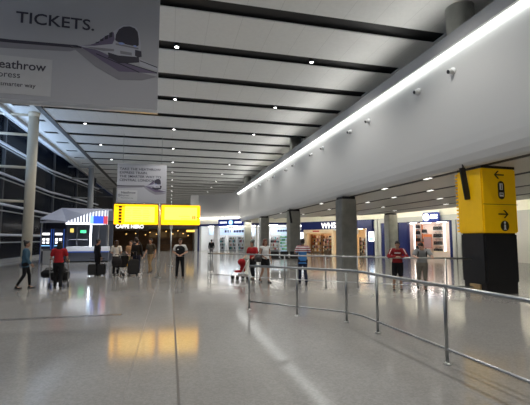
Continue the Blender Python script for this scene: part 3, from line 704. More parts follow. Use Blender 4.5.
# ------------------------------------------------------------------ hanging banners
def banner(x, y, z, label, lines, size, dz, tx, tz):
    t = thing('hanging_banner', label, 'banner', (x,y,z))
    MB().box(.5,4.32,-.03,.03,0,3.1).build('panel', M['banner'], t)
    MB().box(.49,4.33,-.05,.05,-.06,.02).build('bottom_rail', M['alu'], t); MB().box(.49,4.33,-.05,.05,3.08,3.16).build('top_rail', M['alu'], t)
    for xx in (.9,3.9): MB().cyl(xx,0,3.1,CZ+.1-z,.015,8).build('suspension_cable', M['steel'], t)
    P = lambda pts, nm, m, d, par=None: MB().prism(pts, -.03-d, -.03).build(nm, m, par or t)
    P([(.5,1.36),(1.2,1.35),(2.64,1.385),(2.64,1.32),(1.33,1.28),(.5,1.27)], 'printed_track', M['bannerink'], .003)
    P([(.5,1.27),(1.33,1.28),(2.64,1.32),(2.4,1.22),(1.2,1.15),(.5,1.12)], 'printed_haze', M['bannershade'], .002)
    P([(2.4,1.36),(3.0,1.26),(3.4,1.05),(3.7,.93),(4.31,.82),(3.95,.70),(3.45,.66),(2.95,.92)], 'printed_ground', M['bannershade'], .003)
    P([(2.6,1.36),(3.0,1.31),(3.45,1.12),(4.31,.9),(3.76,.88),(3.45,.86),(3.07,1.08),(2.8,1.25)], 'printed_ground', M['bannermauve'], .004)
    P([(3.9,1.22),(4.31,1.06),(4.31,.97),(3.9,1.05)], 'printed_streak', M['bannersilver'], .004)
    tr = P([(2.55,1.375),(2.80,1.42),(2.95,1.5),(3.12,1.68),(3.32,1.82),(3.40,1.90),(3.52,1.985),(3.68,2.005),(3.80,1.965),(3.87,1.86),(3.905,1.6),(3.92,1.35),(3.90,1.21),(3.6,1.16),(3.4,1.20),(3.1,1.28),(2.85,1.345)], 'printed_train', M['bannersilver'], .006)
    Q = lambda pts, nm, m, d: P(pts, nm, m, d, tr)
    Q([(2.62,1.385),(2.82,1.425),(2.96,1.495),(3.12,1.66),(3.31,1.79),(3.335,1.62),(3.29,1.50),(3.1,1.46),(2.9,1.41)], 'printed_side', M['bannermauve'], .008)
    for q in range(4):
        x0 = 2.93+.095*q; z0 = 1.475+.072*q; h_ = .035+.03*q
        Q([(x0,z0-h_*.5+.01),(x0+.07,z0-h_*.4+.03),(x0+.07,z0+h_*.6+.03),(x0,z0+h_*.5)], 'printed_window', M['bannerink'], .010)
    Q([(2.7,1.37),(3.1,1.38),(3.33,1.38),(3.33,1.33),(3.1,1.31)], 'printed_skirt', M['bannershade'], .008)
    Q([(3.345,1.60),(3.36,1.74),(3.42,1.87),(3.52,1.95),(3.66,1.975),(3.77,1.94),(3.835,1.86),(3.862,1.7),(3.868,1.54),(3.82,1.50),(3.6,1.525),(3.42,1.555)], 'printed_windscreen', M['bannerink'], .009)
    Q([(3.36,1.53),(3.86,1.475),(3.865,1.44),(3.36,1.49)], 'printed_band', M['bannershade'], .009)
    Q([(3.42,1.555),(3.50,1.565),(3.56,1.535),(3.50,1.505),(3.43,1.515)], 'headlight', M['bannerblue'], .012)
    Q([(3.74,1.52),(3.80,1.53),(3.83,1.50),(3.78,1.48)], 'headlight', M['bannerblue'], .012)
    Q([(3.20,1.29),(3.42,1.24),(3.88,1.25),(3.89,1.13),(3.62,1.08),(3.45,1.06),(3.22,1.17)], 'printed_underside', M['bannerink'], .009)
    Q([(3.46,1.36),(3.72,1.34),(3.72,1.27),(3.47,1.29)], 'printed_panel', M['bannershade'], .009)
    Q([(3.79,1.42),(3.93,1.40),(3.94,1.27),(3.86,1.24),(3.79,1.28)], 'printed_coupling', M['bannerink'], .010)
    for (xa,za,xb,zb) in ((2.95,1.24,3.9,.90),(3.2,1.18,4.3,.93),(3.9,1.18,4.3,1.06)):
        P([(xa,za),(xb,zb),(xb,zb-.025),(xa,za-.02)], 'printed_rail', M['bannerink'], .0055)
    for k, ln in enumerate(lines): text(ln, size, M['bannerink'], t, x=tx, y=-.036, z=tz-dz*k, depth=.006, bold=.004, sx=1.12, rot=R(.3))
    bx = MB().box(.58,2.06,-.036,-.03,.14,.98).build('printed_box', M['bannerpale'], t)
    MB().ring_tube([(.70,-.036,.56),(.70,-.040,.56)], .10, 28).build('round_emblem', M['bannerink'], bx)
    MB().ring_tube([(.70,-.040,.56),(.70,-.043,.56)], .075, 28).build('emblem_inside', M['bannerpale'], bx)
    MB().box(.685,.715,-.046,-.043,.50,.62).build('emblem_bar', M['bannerink'], bx)
    for w, s_, zz in (('Heathrow',.27,.70),('Express',.20,.50),('The smarter way',.135,.31)):
        text(w, s_, M['bannerink'], bx, x=.82, y=-.039, z=zz, depth=.004, bold=.003 if s_ > .2 else 0)
    return t
banner(-4.70, 32.6, 4.66, 'pale grey train advertisement banner hanging above the left yellow sign panel', ['TAKE THE HEATHROW','EXPRESS TRAIN.','THE SMARTER WAY TO','CENTRAL LONDON.'], .27, .30, .66, 2.60)
banner(-4.68, 9.2, 4.72, 'large nearest train advertisement banner cut off at the top left', ['TICKETS.'], .36, .36, 1.29, 1.76)

# ------------------------------------------------------------------ sign pillar at the right
sp = thing('information_pillar', 'pillar clad in yellow direction panels above and black panels below', 'sign', (9.66,10.36,0), R(2))
MB().rbox(.03,1.37,.03,1.05,.32,1.94,.05).build('black_cladding', M['satin'], sp)
MB().box(.08,1.32,.08,1.0,0,.32).build('plinth', M['black'], sp)
MB().box(-.0,.34,.3,.7,0,.3).build('stone_base', M['tan'], sp)
yp = MB().rbox(0,1.4,0,1.08,1.94,4.04,.04).build('yellow_cladding', M['yellow'], sp)
MB().box(.02,1.38,.02,1.06,4.04,4.119).build('cap', M['black'], sp)
MB().box(.0,1.4,-.006,.0,2.855,2.87).build('panel_joint', M['ink'], yp)
for k in range(17): MB().rbox(-.035,.02,1.05,1.11,1.98+.12*k,2.04+.12*k,.01).build('edge_tab', M['yellow'], yp)
def arrow(par, x, z, s, d):
    b = MB(); b.prism([(x-.2*d,z-.022),(x-.2*d,z+.022),(x+.14*d,z+.022),(x+.14*d,z-.022)] if d > 0 else [(x+.2,z-.022),(x+.2,z+.022),(x-.14,z+.022),(x-.14,z-.022)], -.008, 0)
    b.prism([(x+.06*d,z+.13),(x+.0*d,z+.13),(x+.13*d,z),(x+.0*d,z-.13),(x+.06*d,z-.13),(x+.2*d,z)], -.009, -.0005)
    return b.build('arrow', M['ink'], par)
ax_ = .70
arrow(yp, ax_, 3.83, .4, -1); arrow(yp, ax_+.1, 2.55, .4, 1)
pl = MB(); c0 = (ax_+.06, 3.36)
pl.prism([(c0[0]+.13*math.cos(a), c0[1]+.14+.13*math.sin(a)) for a in [PI*k/10 for k in range(11)]]+[(c0[0]+.13*math.cos(a), c0[1]-.2+.13*math.sin(a)) for a in [PI+PI*k/10 for k in range(11)]], -.008, 0)
pill = pl.build('black_badge', M['ink'], yp)
w_ = M['white']
MB().box(c0[0]-.06,c0[0]+.06,-.012,-.008,c0[1]-.02,c0[1]+.19).build('lift_symbol', w_, pill)
MB().box(c0[0]-.01,c0[0]+.02,-.014,-.012,c0[1],c0[1]+.16).build('lift_door', M['ink'], pill)
MB().rbox(c0[0]-.08,c0[0]+.08,-.013,-.008,c0[1]-.24,c0[1]-.11,.004).build('bus_symbol', w_, pill)
MB().box(c0[0]-.06,c0[0]+.06,-.015,-.013,c0[1]-.18,c0[1]-.14).build('bus_window', M['ink'], pill)
ib = MB().ring_tube([(ax_+.13,0,2.17),(ax_+.13,-.008,2.17)], .17, 28).build('round_badge', M['ink'], yp)
im = MB(); im.box(ax_+.10,ax_+.16,-.013,-.008,2.06,2.215); im.box(ax_+.085,ax_+.175,-.0132,-.008,2.05,2.075); im.ring_tube([(ax_+.13,-.008,2.275),(ax_+.13,-.013,2.275)], .04, 14)
im.build('letter_i', w_, ib)
for nm, (x,y,zz,tw) in {'first':(9.25,10.75,2.95,.19),'second':(8.9,28.6,2.95,.16)}.items():
    hp = thing('hanging_sign', 'slim black blade hanging from the low ceiling in front of the yellow pillar' if nm == 'first' else 'slim black blade hanging from the low ceiling beside the far pillar', 'hanging sign', (x,y,zz), R(-10))
    a = MB().rbox(-tw/2,tw/2,-.04,.04,0,1.08,.015).build('panel', M['black'], hp); a.rotation_euler = (0,R(-8),0)
    a = MB().box(-.02,.02,-.02,.02,.95,1.19).build('hanger', M['black'], hp); a.rotation_euler = (0,R(-6),0)
    if nm == 'first': hp.location = (9.40,10.9,3.05)
    else: hp.location = (9.05,29.2,3.0)
    hp.location.x += .18

FAR = [(1.68,17.65),(1.76,17.3),(4.31,14.55),(5.56,13.49),(7.47,11.85),(9.45,10.7)]
# ------------------------------------------------------------------ railings
def railing(label, pts, posts, hz=1.08, lo=.21, r=.025):
    t = thing('railing', label, 'railing', (pts[0][0],pts[0][1],0)); ox, oy = pts[0]
    P = [(x-ox,y-oy) for x,y in pts]
    MB().ring_tube([(x,y,hz) for x,y in P], r*1.15, 14).build('top_rail', M['railsteel'], t, True)
    MB().ring_tube([(x,y,lo) for x,y in P], r*.75, 12).build('lower_rail', M['railsteel'], t, True)
    for x,y in posts:
        p = MB().cyl(x-ox,y-oy,0,hz,r,14).build('post', M['railsteel'], t, True)
        MB().lathe(x-ox,y-oy,[(.055,0),(.055,.012),(.03,.03)],16).build('flange', M['steel'], p)
    return t
railing('near steel railing with one top rail and a low rail, bending across the foreground', [(1.94,9.65),(2.8,8.72),(3.65,7.78),(3.8,7.3),(3.82,4.88),(3.82,2.2)], [(1.94,9.65),(2.86,8.66),(3.66,7.76),(3.81,6.75),(3.82,4.88),(3.82,2.9)])
railing('farther steel railing the two leaning men rest on', FAR, [FAR[0], FAR[1], FAR[2], FAR[3], (6.45,12.72), (8.75,11.05)], hz=1.12, lo=.22)
# ------------------------------------------------------------------ seats by the far pillar
se = thing('waiting_bench', 'row of black waiting seats on a steel beam in front of the far pillars', 'bench', (7.5,25.2,0), R(-6))
MB().box(-1.0,1.0,-.04,.04,.36,.42).build('beam', M['steel'], se)
for k in (-.66,0,.66):
    MB().rbox(k-.28,k+.28,-.27,.2,.42,.48,.02).build('seat', M['satin'], se)
    MB().rbox(k-.28,k+.28,.2,.26,.48,.92,.02).build('backrest', M['satin'], se)
for k in (-.8,.8):
    l = MB(); l.box(k-.03,k+.03,-.03,.03,0,.37); l.box(k-.03,k+.03,-.3,.3,0,.04); l.build('leg', M['steel'], se)

# ------------------------------------------------------------------ people
def vox(mb, name, m, parent, size, smooth=4):
    me = bpy.data.meshes.new('tmp'); me.from_pydata(mb.v, [], mb.f)
    bm = bmesh.new(); bm.from_mesh(me); bmesh.ops.recalc_face_normals(bm, faces=bm.faces); bm.to_mesh(me); bm.free()
    o = bpy.data.objects.new(name, me); col.objects.link(o)
    r = o.modifiers.new('r','REMESH'); r.mode = 'VOXEL'; r.voxel_size = size
    if smooth:
        s_ = o.modifiers.new('s','SMOOTH'); s_.iterations = smooth; s_.factor = .4
    dg = bpy.context.evaluated_depsgraph_get()
    nm = bpy.data.meshes.new_from_object(o.evaluated_get(dg)); nm.name = name
    o.modifiers.clear(); o.data = nm; bpy.data.meshes.remove(me)
    nm.materials.clear(); nm.materials.append(m)
    for p in nm.polygons: p.use_smooth = True
    o.parent = parent
    return o
def limb(mb, pts, rads, n=12):
    for a, b_, ra, rb in zip(pts, pts[1:], rads, rads[1:]):
        mb.ring_tube([a,b_],[ra,rb],n)
    for p, r in zip(pts, rads): mb.ell(p,(r,r,r),8)
def loft(mb, secs, n=20):
    """secs: (centre, rx, ry) elliptical sections from the bottom to the top"""
    vs = []; 
    for c,rx,ry in secs: vs += [(c[0]+rx*math.cos(2*PI*k/n), c[1]+ry*math.sin(2*PI*k/n), c[2]) for k in range(n)]
    q = len(secs)
    fs = [(i*n+k, i*n+(k+1)%n, (i+1)*n+(k+1)%n, (i+1)*n+k) for i in range(q-1) for k in range(n)]
    fs += [tuple(range(n))[::-1], tuple((q-1)*n+k for k in range(n))]
    mb.add(vs, fs)
V = Vector
def lerp(a, b_, t): return V(a)*(1-t)+V(b_)*t
SKIN = {'fair': mat('skin_fair',(.56,.34,.25),.5,var=.04), 'tan': mat('skin_tan',(.42,.24,.16),.5,var=.04), 'deep': mat('skin_deep',(.20,.11,.07),.5,var=.04)}
HAIR = {'black': mat('hair_black',(.012,.010,.010),.45), 'brown': mat('hair_brown',(.05,.025,.015),.5), 'red': mat('hair_auburn',(.14,.035,.02),.5)}
EYE = mat('eye_dark',(.02,.015,.012),.2); LIP = mat('lip',(.36,.13,.11),.5)
BASE = dict(pel=(0,0,.95), waist=(0,.01,1.12), chest=(0,.01,1.30), neck=(0,-.01,1.47), head=(0,.02,1.63), face=(0,1,0),
  shl=(-.185,-.01,1.41), shr=(.185,-.01,1.41), ell=(-.235,-.03,1.13), elr=(.235,-.03,1.13), wrl=(-.25,.05,.88), wrr=(.25,.05,.88),
  hil=(-.092,0,.92), hir=(.092,0,.92), knl=(-.10,.03,.50), knr=(.10,.03,.50), anl=(-.105,-.02,.085), anr=(.105,-.02,.085), ftl=(0,1), ftr=(0,1), toe_l=0, toe_r=0)
POSES = {
 'stand': {},
 'walk': dict(hil=(-.09,0,.91), hir=(.09,0,.91), knl=(-.09,.24,.52), knr=(.09,-.06,.50), anl=(-.09,.33,.09), anr=(.09,-.38,.15), toe_r=-.06,
              ell=(-.24,-.12,1.14), wrl=(-.24,-.10,.90), elr=(.24,.06,1.13), wrr=(.23,.24,.95)),
 'stride': dict(knl=(-.09,.13,.51), knr=(.09,-.02,.50), anl=(-.10,.16,.085), anr=(.10,-.24,.11), toe_r=-.03, ell=(-.24,-.10,1.14), wrl=(-.24,-.04,.90), elr=(.24,.03,1.13), wrr=(.23,.18,.92)),
 'push': dict(knl=(-.10,.12,.51), knr=(.10,-.02,.50), anl=(-.11,.12,.085), anr=(.11,-.18,.10), toe_r=-.02, chest=(0,.06,1.29), neck=(0,.06,1.46), head=(0,.11,1.62),
              shl=(-.185,.05,1.40), shr=(.185,.05,1.40), ell=(-.27,.08,1.14), elr=(.27,.08,1.14), wrl=(-.24,.34,1.05), wrr=(.24,.34,1.05)),
 'hold': dict(ell=(-.26,-.02,1.14), elr=(.26,-.02,1.14), wrl=(-.08,.20,1.03), wrr=(.08,.20,1.03)),
 'hips': dict(ell=(-.30,-.07,1.16), elr=(.30,-.07,1.16), wrl=(-.12,.16,1.06), wrr=(.12,.16,1.06), anl=(-.14,-.02,.085), anr=(.14,-.02,.085), knl=(-.12,.02,.5), knr=(.12,.02,.5)),
 'lean': dict(pel=(0,-.06,.93), waist=(0,.01,1.10), chest=(0,.11,1.27), neck=(0,.18,1.42), head=(0,.25,1.56), face=(0,1,-.25),
              shl=(-.19,.15,1.36), shr=(.19,.15,1.36), ell=(-.31,.30,1.145), elr=(.31,.30,1.145), wrl=(-.07,.41,1.155), wrr=(.07,.38,1.165),
              hil=(-.092,-.06,.90), hir=(.092,-.06,.90), knl=(-.10,-.02,.49), knr=(.11,-.03,.49), anl=(-.11,-.12,.085), anr=(.13,-.10,.085)),
 'leanside': dict(pel=(0,-.10,.93), waist=(0,-.01,1.09), chest=(0,.11,1.25), neck=(0,.19,1.39), head=(.05,.29,1.49), face=(.7,1,-.6),
              shl=(-.19,.15,1.34), shr=(.19,.15,1.34), ell=(-.29,.28,1.15), elr=(.29,.28,1.15), wrl=(-.27,.52,1.15), wrr=(.24,.52,1.15),
              hil=(-.092,-.10,.90), hir=(.092,-.10,.90), knl=(-.10,-.08,.49), knr=(.10,-.14,.48), anl=(-.11,-.16,.085), anr=(.12,-.40,.16), toe_r=-.08),
 'carry': dict(ell=(-.25,-.03,1.14), elr=(.25,.0,1.14), wrl=(-.25,.06,.89), wrr=(.20,.22,1.05), knl=(-.06,.15,.51), knr=(.08,-.04,.5), anl=(-.05,.20,.085), anr=(.09,-.26,.12), toe_r=-.04),
}
def person(label, loc, rz, h, pose, skin, hair, hairstyle, top, sleeve, bottom, length, shoe, extra=None, topmat=None, fem=False, over=None, hem=None):
    J = dict(BASE); J.update(POSES[pose]); J.update(over or {})
    for k, v_ in J.items():
        if isinstance(v_, tuple) and len(v_) == 3: J[k] = V(v_)
    t = thing('person', label, 'person', loc, rz); t.scale = (h/1.75,)*3
    sk = SKIN[skin]; w = .93 if fem else 1.0
    def torso(mb, inf, z0=None, upto=1.0):
        S = [(J['pel']+V((0,0,-.10)), .150+inf, .105+inf), (J['pel'], .165+inf, .118+inf), (lerp(J['pel'],J['waist'],.55), (.148 if fem else .150)+inf, .105+inf), (J['waist'], (.128 if fem else .143)*1+inf, .098+inf),
             (lerp(J['waist'],J['chest'],.6), .152*w+inf, .112+inf), (J['chest'], .168*w+inf, .118+inf), (lerp(J['chest'],J['neck'],.5), .165*w+inf, .100+inf), (lerp(J['chest'],J['neck'],.82), .105+inf, .075+inf), (J['neck'], .058+inf, .058+inf)]
        return S
    # body: one continuous surface with a face and hands
    b = MB(); loft(b, torso(b, 0))
    hd = J['head']; f = J['face'].normalized(); sd = f.cross(V((0,0,1))).normalized(); upv = sd.cross(f).normalized()
    limb(b, [lerp(J['chest'],J['neck'],.7), J['neck'], hd+V((0,0,-.06))], [.07,.056,.052])
    def hell(off, r, mbx=b, n=12):
        bm = bmesh.new(); bmesh.ops.create_uvsphere(bm, u_segments=16, v_segments=n, radius=1)
        for v in bm.verts:
            q = hd+sd*(off[0]+v.co.x*r[0])+f*(off[1]+v.co.y*r[1])+upv*(off[2]+v.co.z*r[2]); v.co = q
        mbx.bm(bm)
    hell((0,-.008,.02),(.076,.095,.100)); hell((0,.02,-.045),(.058,.068,.072)); hell((0,.052,-.085),(.03,.03,.025))
    hell((0,.095,-.015),(.013,.020,.026)); hell((0,.10,-.028),(.017,.018,.012)); hell((0,.078,.028),(.05,.014,.012))
    for s_ in (-1,1): hell((.076*s_,-.005,-.01),(.012,.022,.034))
    fingers = MB()
    for s_, S_, E_, W_ in ((-1,'shl','ell','wrl'),(1,'shr','elr','wrr')):
        limb(b, [lerp(J['chest'],J[S_],.55)+V((0,0,.06)), J[S_], lerp(J[S_],J[E_],.5), J[E_], lerp(J[E_],J[W_],.35), J[W_]], [.07,.062,.050*w,.042*w,.042*w,.028])
        d = (J[W_]-J[E_]).normalized(); side = V((0,1,0)) if abs(d.y) < .7 else V((-s_,0,0))
        side = (side-d*side.dot(d)).normalized(); nrm = d.cross(side).normalized()
        bm = bmesh.new(); bmesh.ops.create_uvsphere(bm, u_segments=12, v_segments=8, radius=1)
        pc = J[W_]+d*.055
        for v in bm.verts: v.co = pc+d*(v.co.x*.056)+side*(v.co.y*.042)+nrm*(v.co.z*.019)
        b.bm(bm)
        inward = nrm if nrm.dot(V((-s_,0,-.3))) > 0 else -nrm
        for k, (o_, ln) in enumerate(((-.030,.058),(-.010,.070),(.011,.076),(.030,.070))):
            p0 = pc+d*.035+side*o_; p1 = p0+d*ln*.55+inward*.006; p2 = p1+d*ln*.40+inward*.020; p3 = p2+d*ln*.2+inward*.022
            fingers.ring_tube([p0,p1,p2,p3],[.0095,.009,.008,.006],8)
        p0 = J[W_]+d*.03+side*.03; p1 = p0+d*.03+side*.026+inward*.01; p2 = p1+d*.035+side*.006+inward*.012
        fingers.ring_tube([p0,p1,p2],[.012,.0105,.007],8)
    for s_, H_, K_, A_, T_ in ((-1,'hil','knl','anl','toe_l'),(1,'hir','knr','anr','toe_r')):
        limb(b, [J[H_], lerp(J[H_],J[K_],.5), J[K_], lerp(J[K_],J[A_],.3), J[A_]], [.088,.074,.052,.053,.036])
        b.ell((J[A_].x, J[A_].y+.06, J[A_].z-.045+J[T_]*.5),(.036,.09,.03))
    body = vox(b, 'body', sk, t, .0135, 3)
    # fingers, eyes and mouth stay in the same mesh
    fc = MB()
    fc.add(fingers.v, fingers.f); nfing = len(fingers.f)
    eyes = MB()
    for s_ in (-1,1): hell((.031*s_,.079,.012),(.014,.010,.009), eyes, 8)
    mouth = MB(); hell((0,.083,-.058),(.026,.010,.008), mouth, 8)
    bm = bmesh.new(); bm.from_mesh(body.data)
    for mbx, mi in ((fingers,0),(eyes,1),(mouth,2)):
        vs = [bm.verts.new(q) for q in mbx.v]
        for fa in mbx.f:
            try:
                nf = bm.faces.new([vs[i] for i in fa]); nf.material_index = mi; nf.smooth = True
            except ValueError: pass
    bm.to_mesh(body.data); bm.free(); body.data.materials.append(EYE); body.data.materials.append(LIP)
    # hair
    hr = MB()
    if hairstyle == 'cap':
        cp = MB(); hell((0,-.012,.075),(.088,.105,.055), cp); hell((0,.105,.055),(.062,.05,.010), cp)
        vox(cp, 'cap', M['black'], t, .012, 2)
        hell((0,-.04,.0),(.080,.075,.07), hr)
    else:
        hell((0,-.022,.045),(.087,.098,.092), hr); hell((0,.045,.098),(.06,.045,.03), hr); hell((0,-.05,-.01),(.078,.06,.08), hr)
        if hairstyle == 'bun': hell((0,-.09,.12),(.05,.05,.045), hr)
        if hairstyle == 'long':
            hell((0,-.06,-.10),(.105,.06,.14), hr); hell((0,-.08,-.21),(.10,.05,.14), hr)
            for s_ in (-1,1): hell((.075*s_,.0,-.07),(.022,.045,.11), hr)
        if hairstyle == 'tail': hell((0,-.12,.0),(.03,.035,.10), hr)
    vox(hr, 'hair', HAIR[hair], t, .013, 2)
    # upper garment
    tp = MB(); S = torso(tp, .016)
    if hem == 'long': S = [(J['pel']+V((0,0,-.16)), .19, .145)] + S
    loft(tp, S[(0 if hem else 1):-1] + [(lerp(J['chest'],J['neck'],.9), .085, .072)])
    for S_, E_, W_ in (('shl','ell','wrl'),('shr','elr','wrr')):
        pts = [lerp(J['chest'],J[S_],.5)+V((0,0,.05)), J[S_], lerp(J[S_],J[E_],.62)]; rd = [.085,.078,.070]
        if sleeve == 'long': pts = [pts[0], J[S_], lerp(J[S_],J[E_],.5), J[E_], lerp(J[E_],J[W_],.92)]; rd = [.085,.077,.066,.058,.043]
        if sleeve == 'none': pts = pts[:2]; rd = [.085,.07]
        limb(tp, pts, rd)
    tm = vox(tp, top[0], top[1], t, .0145, 3)
    # lower garment
    bt = MB(); loft(bt, [(J['pel']+V((0,0,-.11)), .165, .125), (J['pel'], .176, .130), (lerp(J['pel'],J['waist'],.5), .160, .118)])
    for H_, K_, A_ in (('hil','knl','anl'),('hir','knr','anr')):
        if length == 'long': limb(bt, [J[H_], lerp(J[H_],J[K_],.5), J[K_], lerp(J[K_],J[A_],.4), lerp(J[K_],J[A_],.93)], [.104,.090,.069,.066,.058])
        elif length == 'slim': limb(bt, [J[H_], lerp(J[H_],J[K_],.5), J[K_], lerp(J[K_],J[A_],.4), lerp(J[K_],J[A_],.9)], [.098,.082,.059,.058,.043])
        else: limb(bt, [J[H_], lerp(J[H_],J[K_],.5), lerp(J[H_],J[K_],.9 if length == 'shorts' else .45)], [.106,.098,.088])
    vox(bt, bottom[0], bottom[1], t, .0145, 3)
    for A_, T_ in (('anl','toe_l'),('anr','toe_r')):
        sh = MB(); a = J[A_]; tz = a.z-.047
        sh.ell((a.x,a.y-.01,tz-.005),(.044,.058,.042)); sh.ell((a.x,a.y+.10,tz-.012+J[T_]*.5),(.046,.095,.03)); sh.ell((a.x,a.y,tz+.03),(.042,.045,.04))
        sh.box(a.x-.034,a.x+.034,a.y-.05,a.y+.16,tz-.038+min(0,J[T_]*.5),tz-.01)
        vox(sh, 'shoe', shoe, t, .012, 2)
    if extra: extra(t, J)
    return t
def face(dx, dy): return math.atan2(-dx, dy)      # heading for a figure whose local front is +y
BLK = cloth('black',(.014,.014,.016)); SHOEB = mat('shoe_black',(.015,.015,.015),.4); SHOEW = mat('shoe_pale',(.6,.58,.55),.5)
NAVY = cloth('navy',(.02,.025,.05)); TEAL = cloth('teal',(.055,.115,.17)); RED = cloth('red',(.36,.02,.025)); WHT = cloth('white',(.72,.72,.70))

def backpack(c, m=None):
    def fn(t, J):
        bp = MB(); p = J['chest']+V((0,-.20,-.10)); bp.rbox(p.x-.15,p.x+.15,p.y-.09,p.y+.07,p.z-.22,p.z+.22,.06)
        o = bp.build('backpack', c, t, True)
        for s_ in (-1,1):
            MB().ring_tube([p+V((.10*s_,.06,.18)), V((.12*s_,J['chest'].y-.05,J['neck'].z)), V((.125*s_,J['chest'].y+.135,J['chest'].z+.08)), V((.13*s_,J['chest'].y+.12,J['chest'].z-.16)), p+V((.13*s_,.06,-.17))], .02, 8).build('strap', c, o)
    return fn
person('woman in a denim-blue jacket and black leggings walking beside the cream column', (-4.98,15.6,0), face(1,.25), 1.68, 'stride', 'tan', 'black', 'bun', ('jacket', TEAL), 'long', ('leggings', BLK), 'slim', SHOEB, fem=True, hem='long')
person('woman in a red top with long dark hair pushing a trolley, seen from behind', (-3.83,15.3,0), face(-.12,1), 1.68, 'push', 'tan', 'black', 'long', ('red_top', RED), 'short', ('trousers', BLK), 'long', SHOEB, fem=True)
# luggage trolley with black bags ahead of her
tr = thing('luggage_trolley', 'steel luggage trolley pushed by the woman in the red top', 'trolley', (-3.93,15.95,0), face(-.12,1))
for s_ in (-1,1):
    MB().ring_tube([(.30*s_,-.30,1.02),(.30*s_,-.26,.7),(.29*s_,-.2,.2),(.26*s_,.62,.16)], .018, 10).build('side_frame', M['chrome'], tr, True)
    MB().ring_tube([(.31*s_-.02,-.2,.09),(.31*s_+.02,-.2,.09)], .09, 16).build('wheel', M['rubber'], tr)
MB().ring_tube([(-.025,.55,.08),(.025,.55,.08)], .08, 16).build('wheel', M['rubber'], tr)
MB().ring_tube([(-.31,-.30,1.02),(.31,-.30,1.02)], .022, 10).build('handle_bar', M['rubber'], tr)
MB().box(-.28,.28,-.2,.6,.17,.2).build('platform', M['chrome'], tr)
fk = MB(); fk.box(-.02,.02,.5,.6,.08,.18); fk.build('front_fork', M['chrome'], tr)
ws = MB(); ws.box(-.28,.28,-.22,-.19,.2,.23); ws.box(-.28,.28,-.27,-.24,.55,.58); ws.build('cross_bar', M['chrome'], tr)
def bag_lump(nm, lab, loc, r, rz=0, cat='bag', m=None):
    t = thing(nm, lab, cat, loc, rz)
    b = MB(); b.ell((0,0,r[2]),(r[0],r[1],r[2]),12); b.rbox(-r[0]*.85,r[0]*.85,-r[1]*.8,r[1]*.8,0,r[2]*1.5,.05)
    vox(b, 'bag_body', m or cloth('bag_black',(.02,.02,.022)), t, .018, 6)
    MB().ring_tube([(-r[0]*.5,0,r[2]*1.8),(-r[0]*.3,0,r[2]*2.3),(r[0]*.3,0,r[2]*2.3),(r[0]*.5,0,r[2]*1.8)], .018, 8).build('handle', M['black'], t)
    return t
bag_lump('holdall', 'black holdall hanging over the left side of the luggage trolley', (-4.30,15.95,.34), (.28,.2,.15))
bag_lump('holdall', 'black holdall piled on the luggage trolley', (-3.95,16.1,.2), (.33,.3,.24))

def suitcase(label, loc, rz, s=1.0, m=None):
    t = thing('suitcase', label, 'suitcase', loc, rz); t.scale = (s,)*3
    m = m or mat('suitcase_black',(.016,.016,.018),.45)
    MB().rbox(-.23,.23,-.13,.13,.07,.70,.045).build('shell', m, t)
    MB().rbox(-.19,.19,-.155,-.125,.14,.5,.02).build('front_pocket', m, t)
    for a in (-.12,.12): MB().cyl(a,.09,.68,1.02,.009,8).build('pull_rod', M['chrome'], t)
    MB().rbox(-.14,.14,.075,.105,1.0,1.035,.01).build('pull_handle', M['black'], t)
    for a in (-.17,.17):
        for b_ in (-.09,.09): MB().ring_tube([(a-.015,b_,.035),(a+.015,b_,.035)], .035, 12).build('wheel', M['rubber'], t)
        for b_ in (-.09,.09): MB().box(a-.02,a+.02,b_-.012,b_+.012,.05,.09).build('caster', M['black'], t)
    return t
person('man in black standing with a suitcase, leftmost of the queue by the kiosk', (-3.42,20.5,0), face(.9,.6), 1.74, 'stand', 'tan', 'black', 'short', ('coat', BLK), 'long', ('trousers', BLK), 'long', SHOEB, hem='long')
suitcase('black suitcase standing left of the leftmost man of the queue', (-3.58,20.1,0), R(10), .8)
suitcase('black suitcase standing right of the leftmost man of the queue', (-3.16,20.2,0), R(-10), .8)
person('woman in a white top with dark hair and a dark skirt in the queue', (-2.52,20.2,0), face(.3,1), 1.68, 'hold', 'fair', 'brown', 'long', ('white_top', WHT), 'short', ('trousers', BLK), 'long', SHOEW, fem=True)
bag_lump('holdall', 'black bag hanging on the pushchair beside the woman in the white top', (-2.42,19.66,.42), (.24,.14,.26))
pc = thing('pushchair', 'black pushchair with chrome legs in the middle of the queue', 'pushchair', (-2.22,19.9,0), R(-20))
MB().rbox(-.2,.2,-.05,.3,.4,.5,.03).build('seat', cloth('bag_black',(.02,.02,.022)), pc)
MB().rbox(-.2,.2,.24,.32,.46,.95,.03).build('backrest', cloth('bag_black',(.02,.02,.022)), pc)
for s_ in (-1,1):
    MB().ring_tube([(.22*s_,-.25,.09),(.22*s_,.1,.45),(.22*s_,.45,1.0)], .015, 8).build('frame', M['chrome'], pc)
    MB().ring_tube([(.22*s_,.4,.09),(.22*s_,.1,.45)], .015, 8).build('leg', M['chrome'], pc)
    for y in (-.25,.4): MB().ring_tube([(.22*s_-.02,y,.08),(.22*s_+.02,y,.08)], .08, 14).build('wheel', M['rubber'], pc)
MB().ring_tube([(-.22,.45,1.0),(.22,.45,1.0)], .018, 8).build('handle', M['rubber'], pc)
person('person in an orange and beige top between the queue and the cafe', (-1.92,20.9,0), face(-.3,-1), 1.66, 'hold', 'fair', 'brown', 'short', ('top', cloth('beige',(.45,.28,.16))), 'short', ('trousers', cloth('stone',(.4,.38,.33))), 'long', SHOEW, fem=True)
person('man in black with his back turned behind a large suitcase in the queue', (-1.58,20.3,0), face(.2,1), 1.76, 'stand', 'fair', 'black', 'short', ('jumper', BLK), 'long', ('trousers', NAVY), 'long', SHOEW)
suitcase('large black suitcase in front of the man in black in the queue', (-1.68,19.75,0), R(5), 1.12)
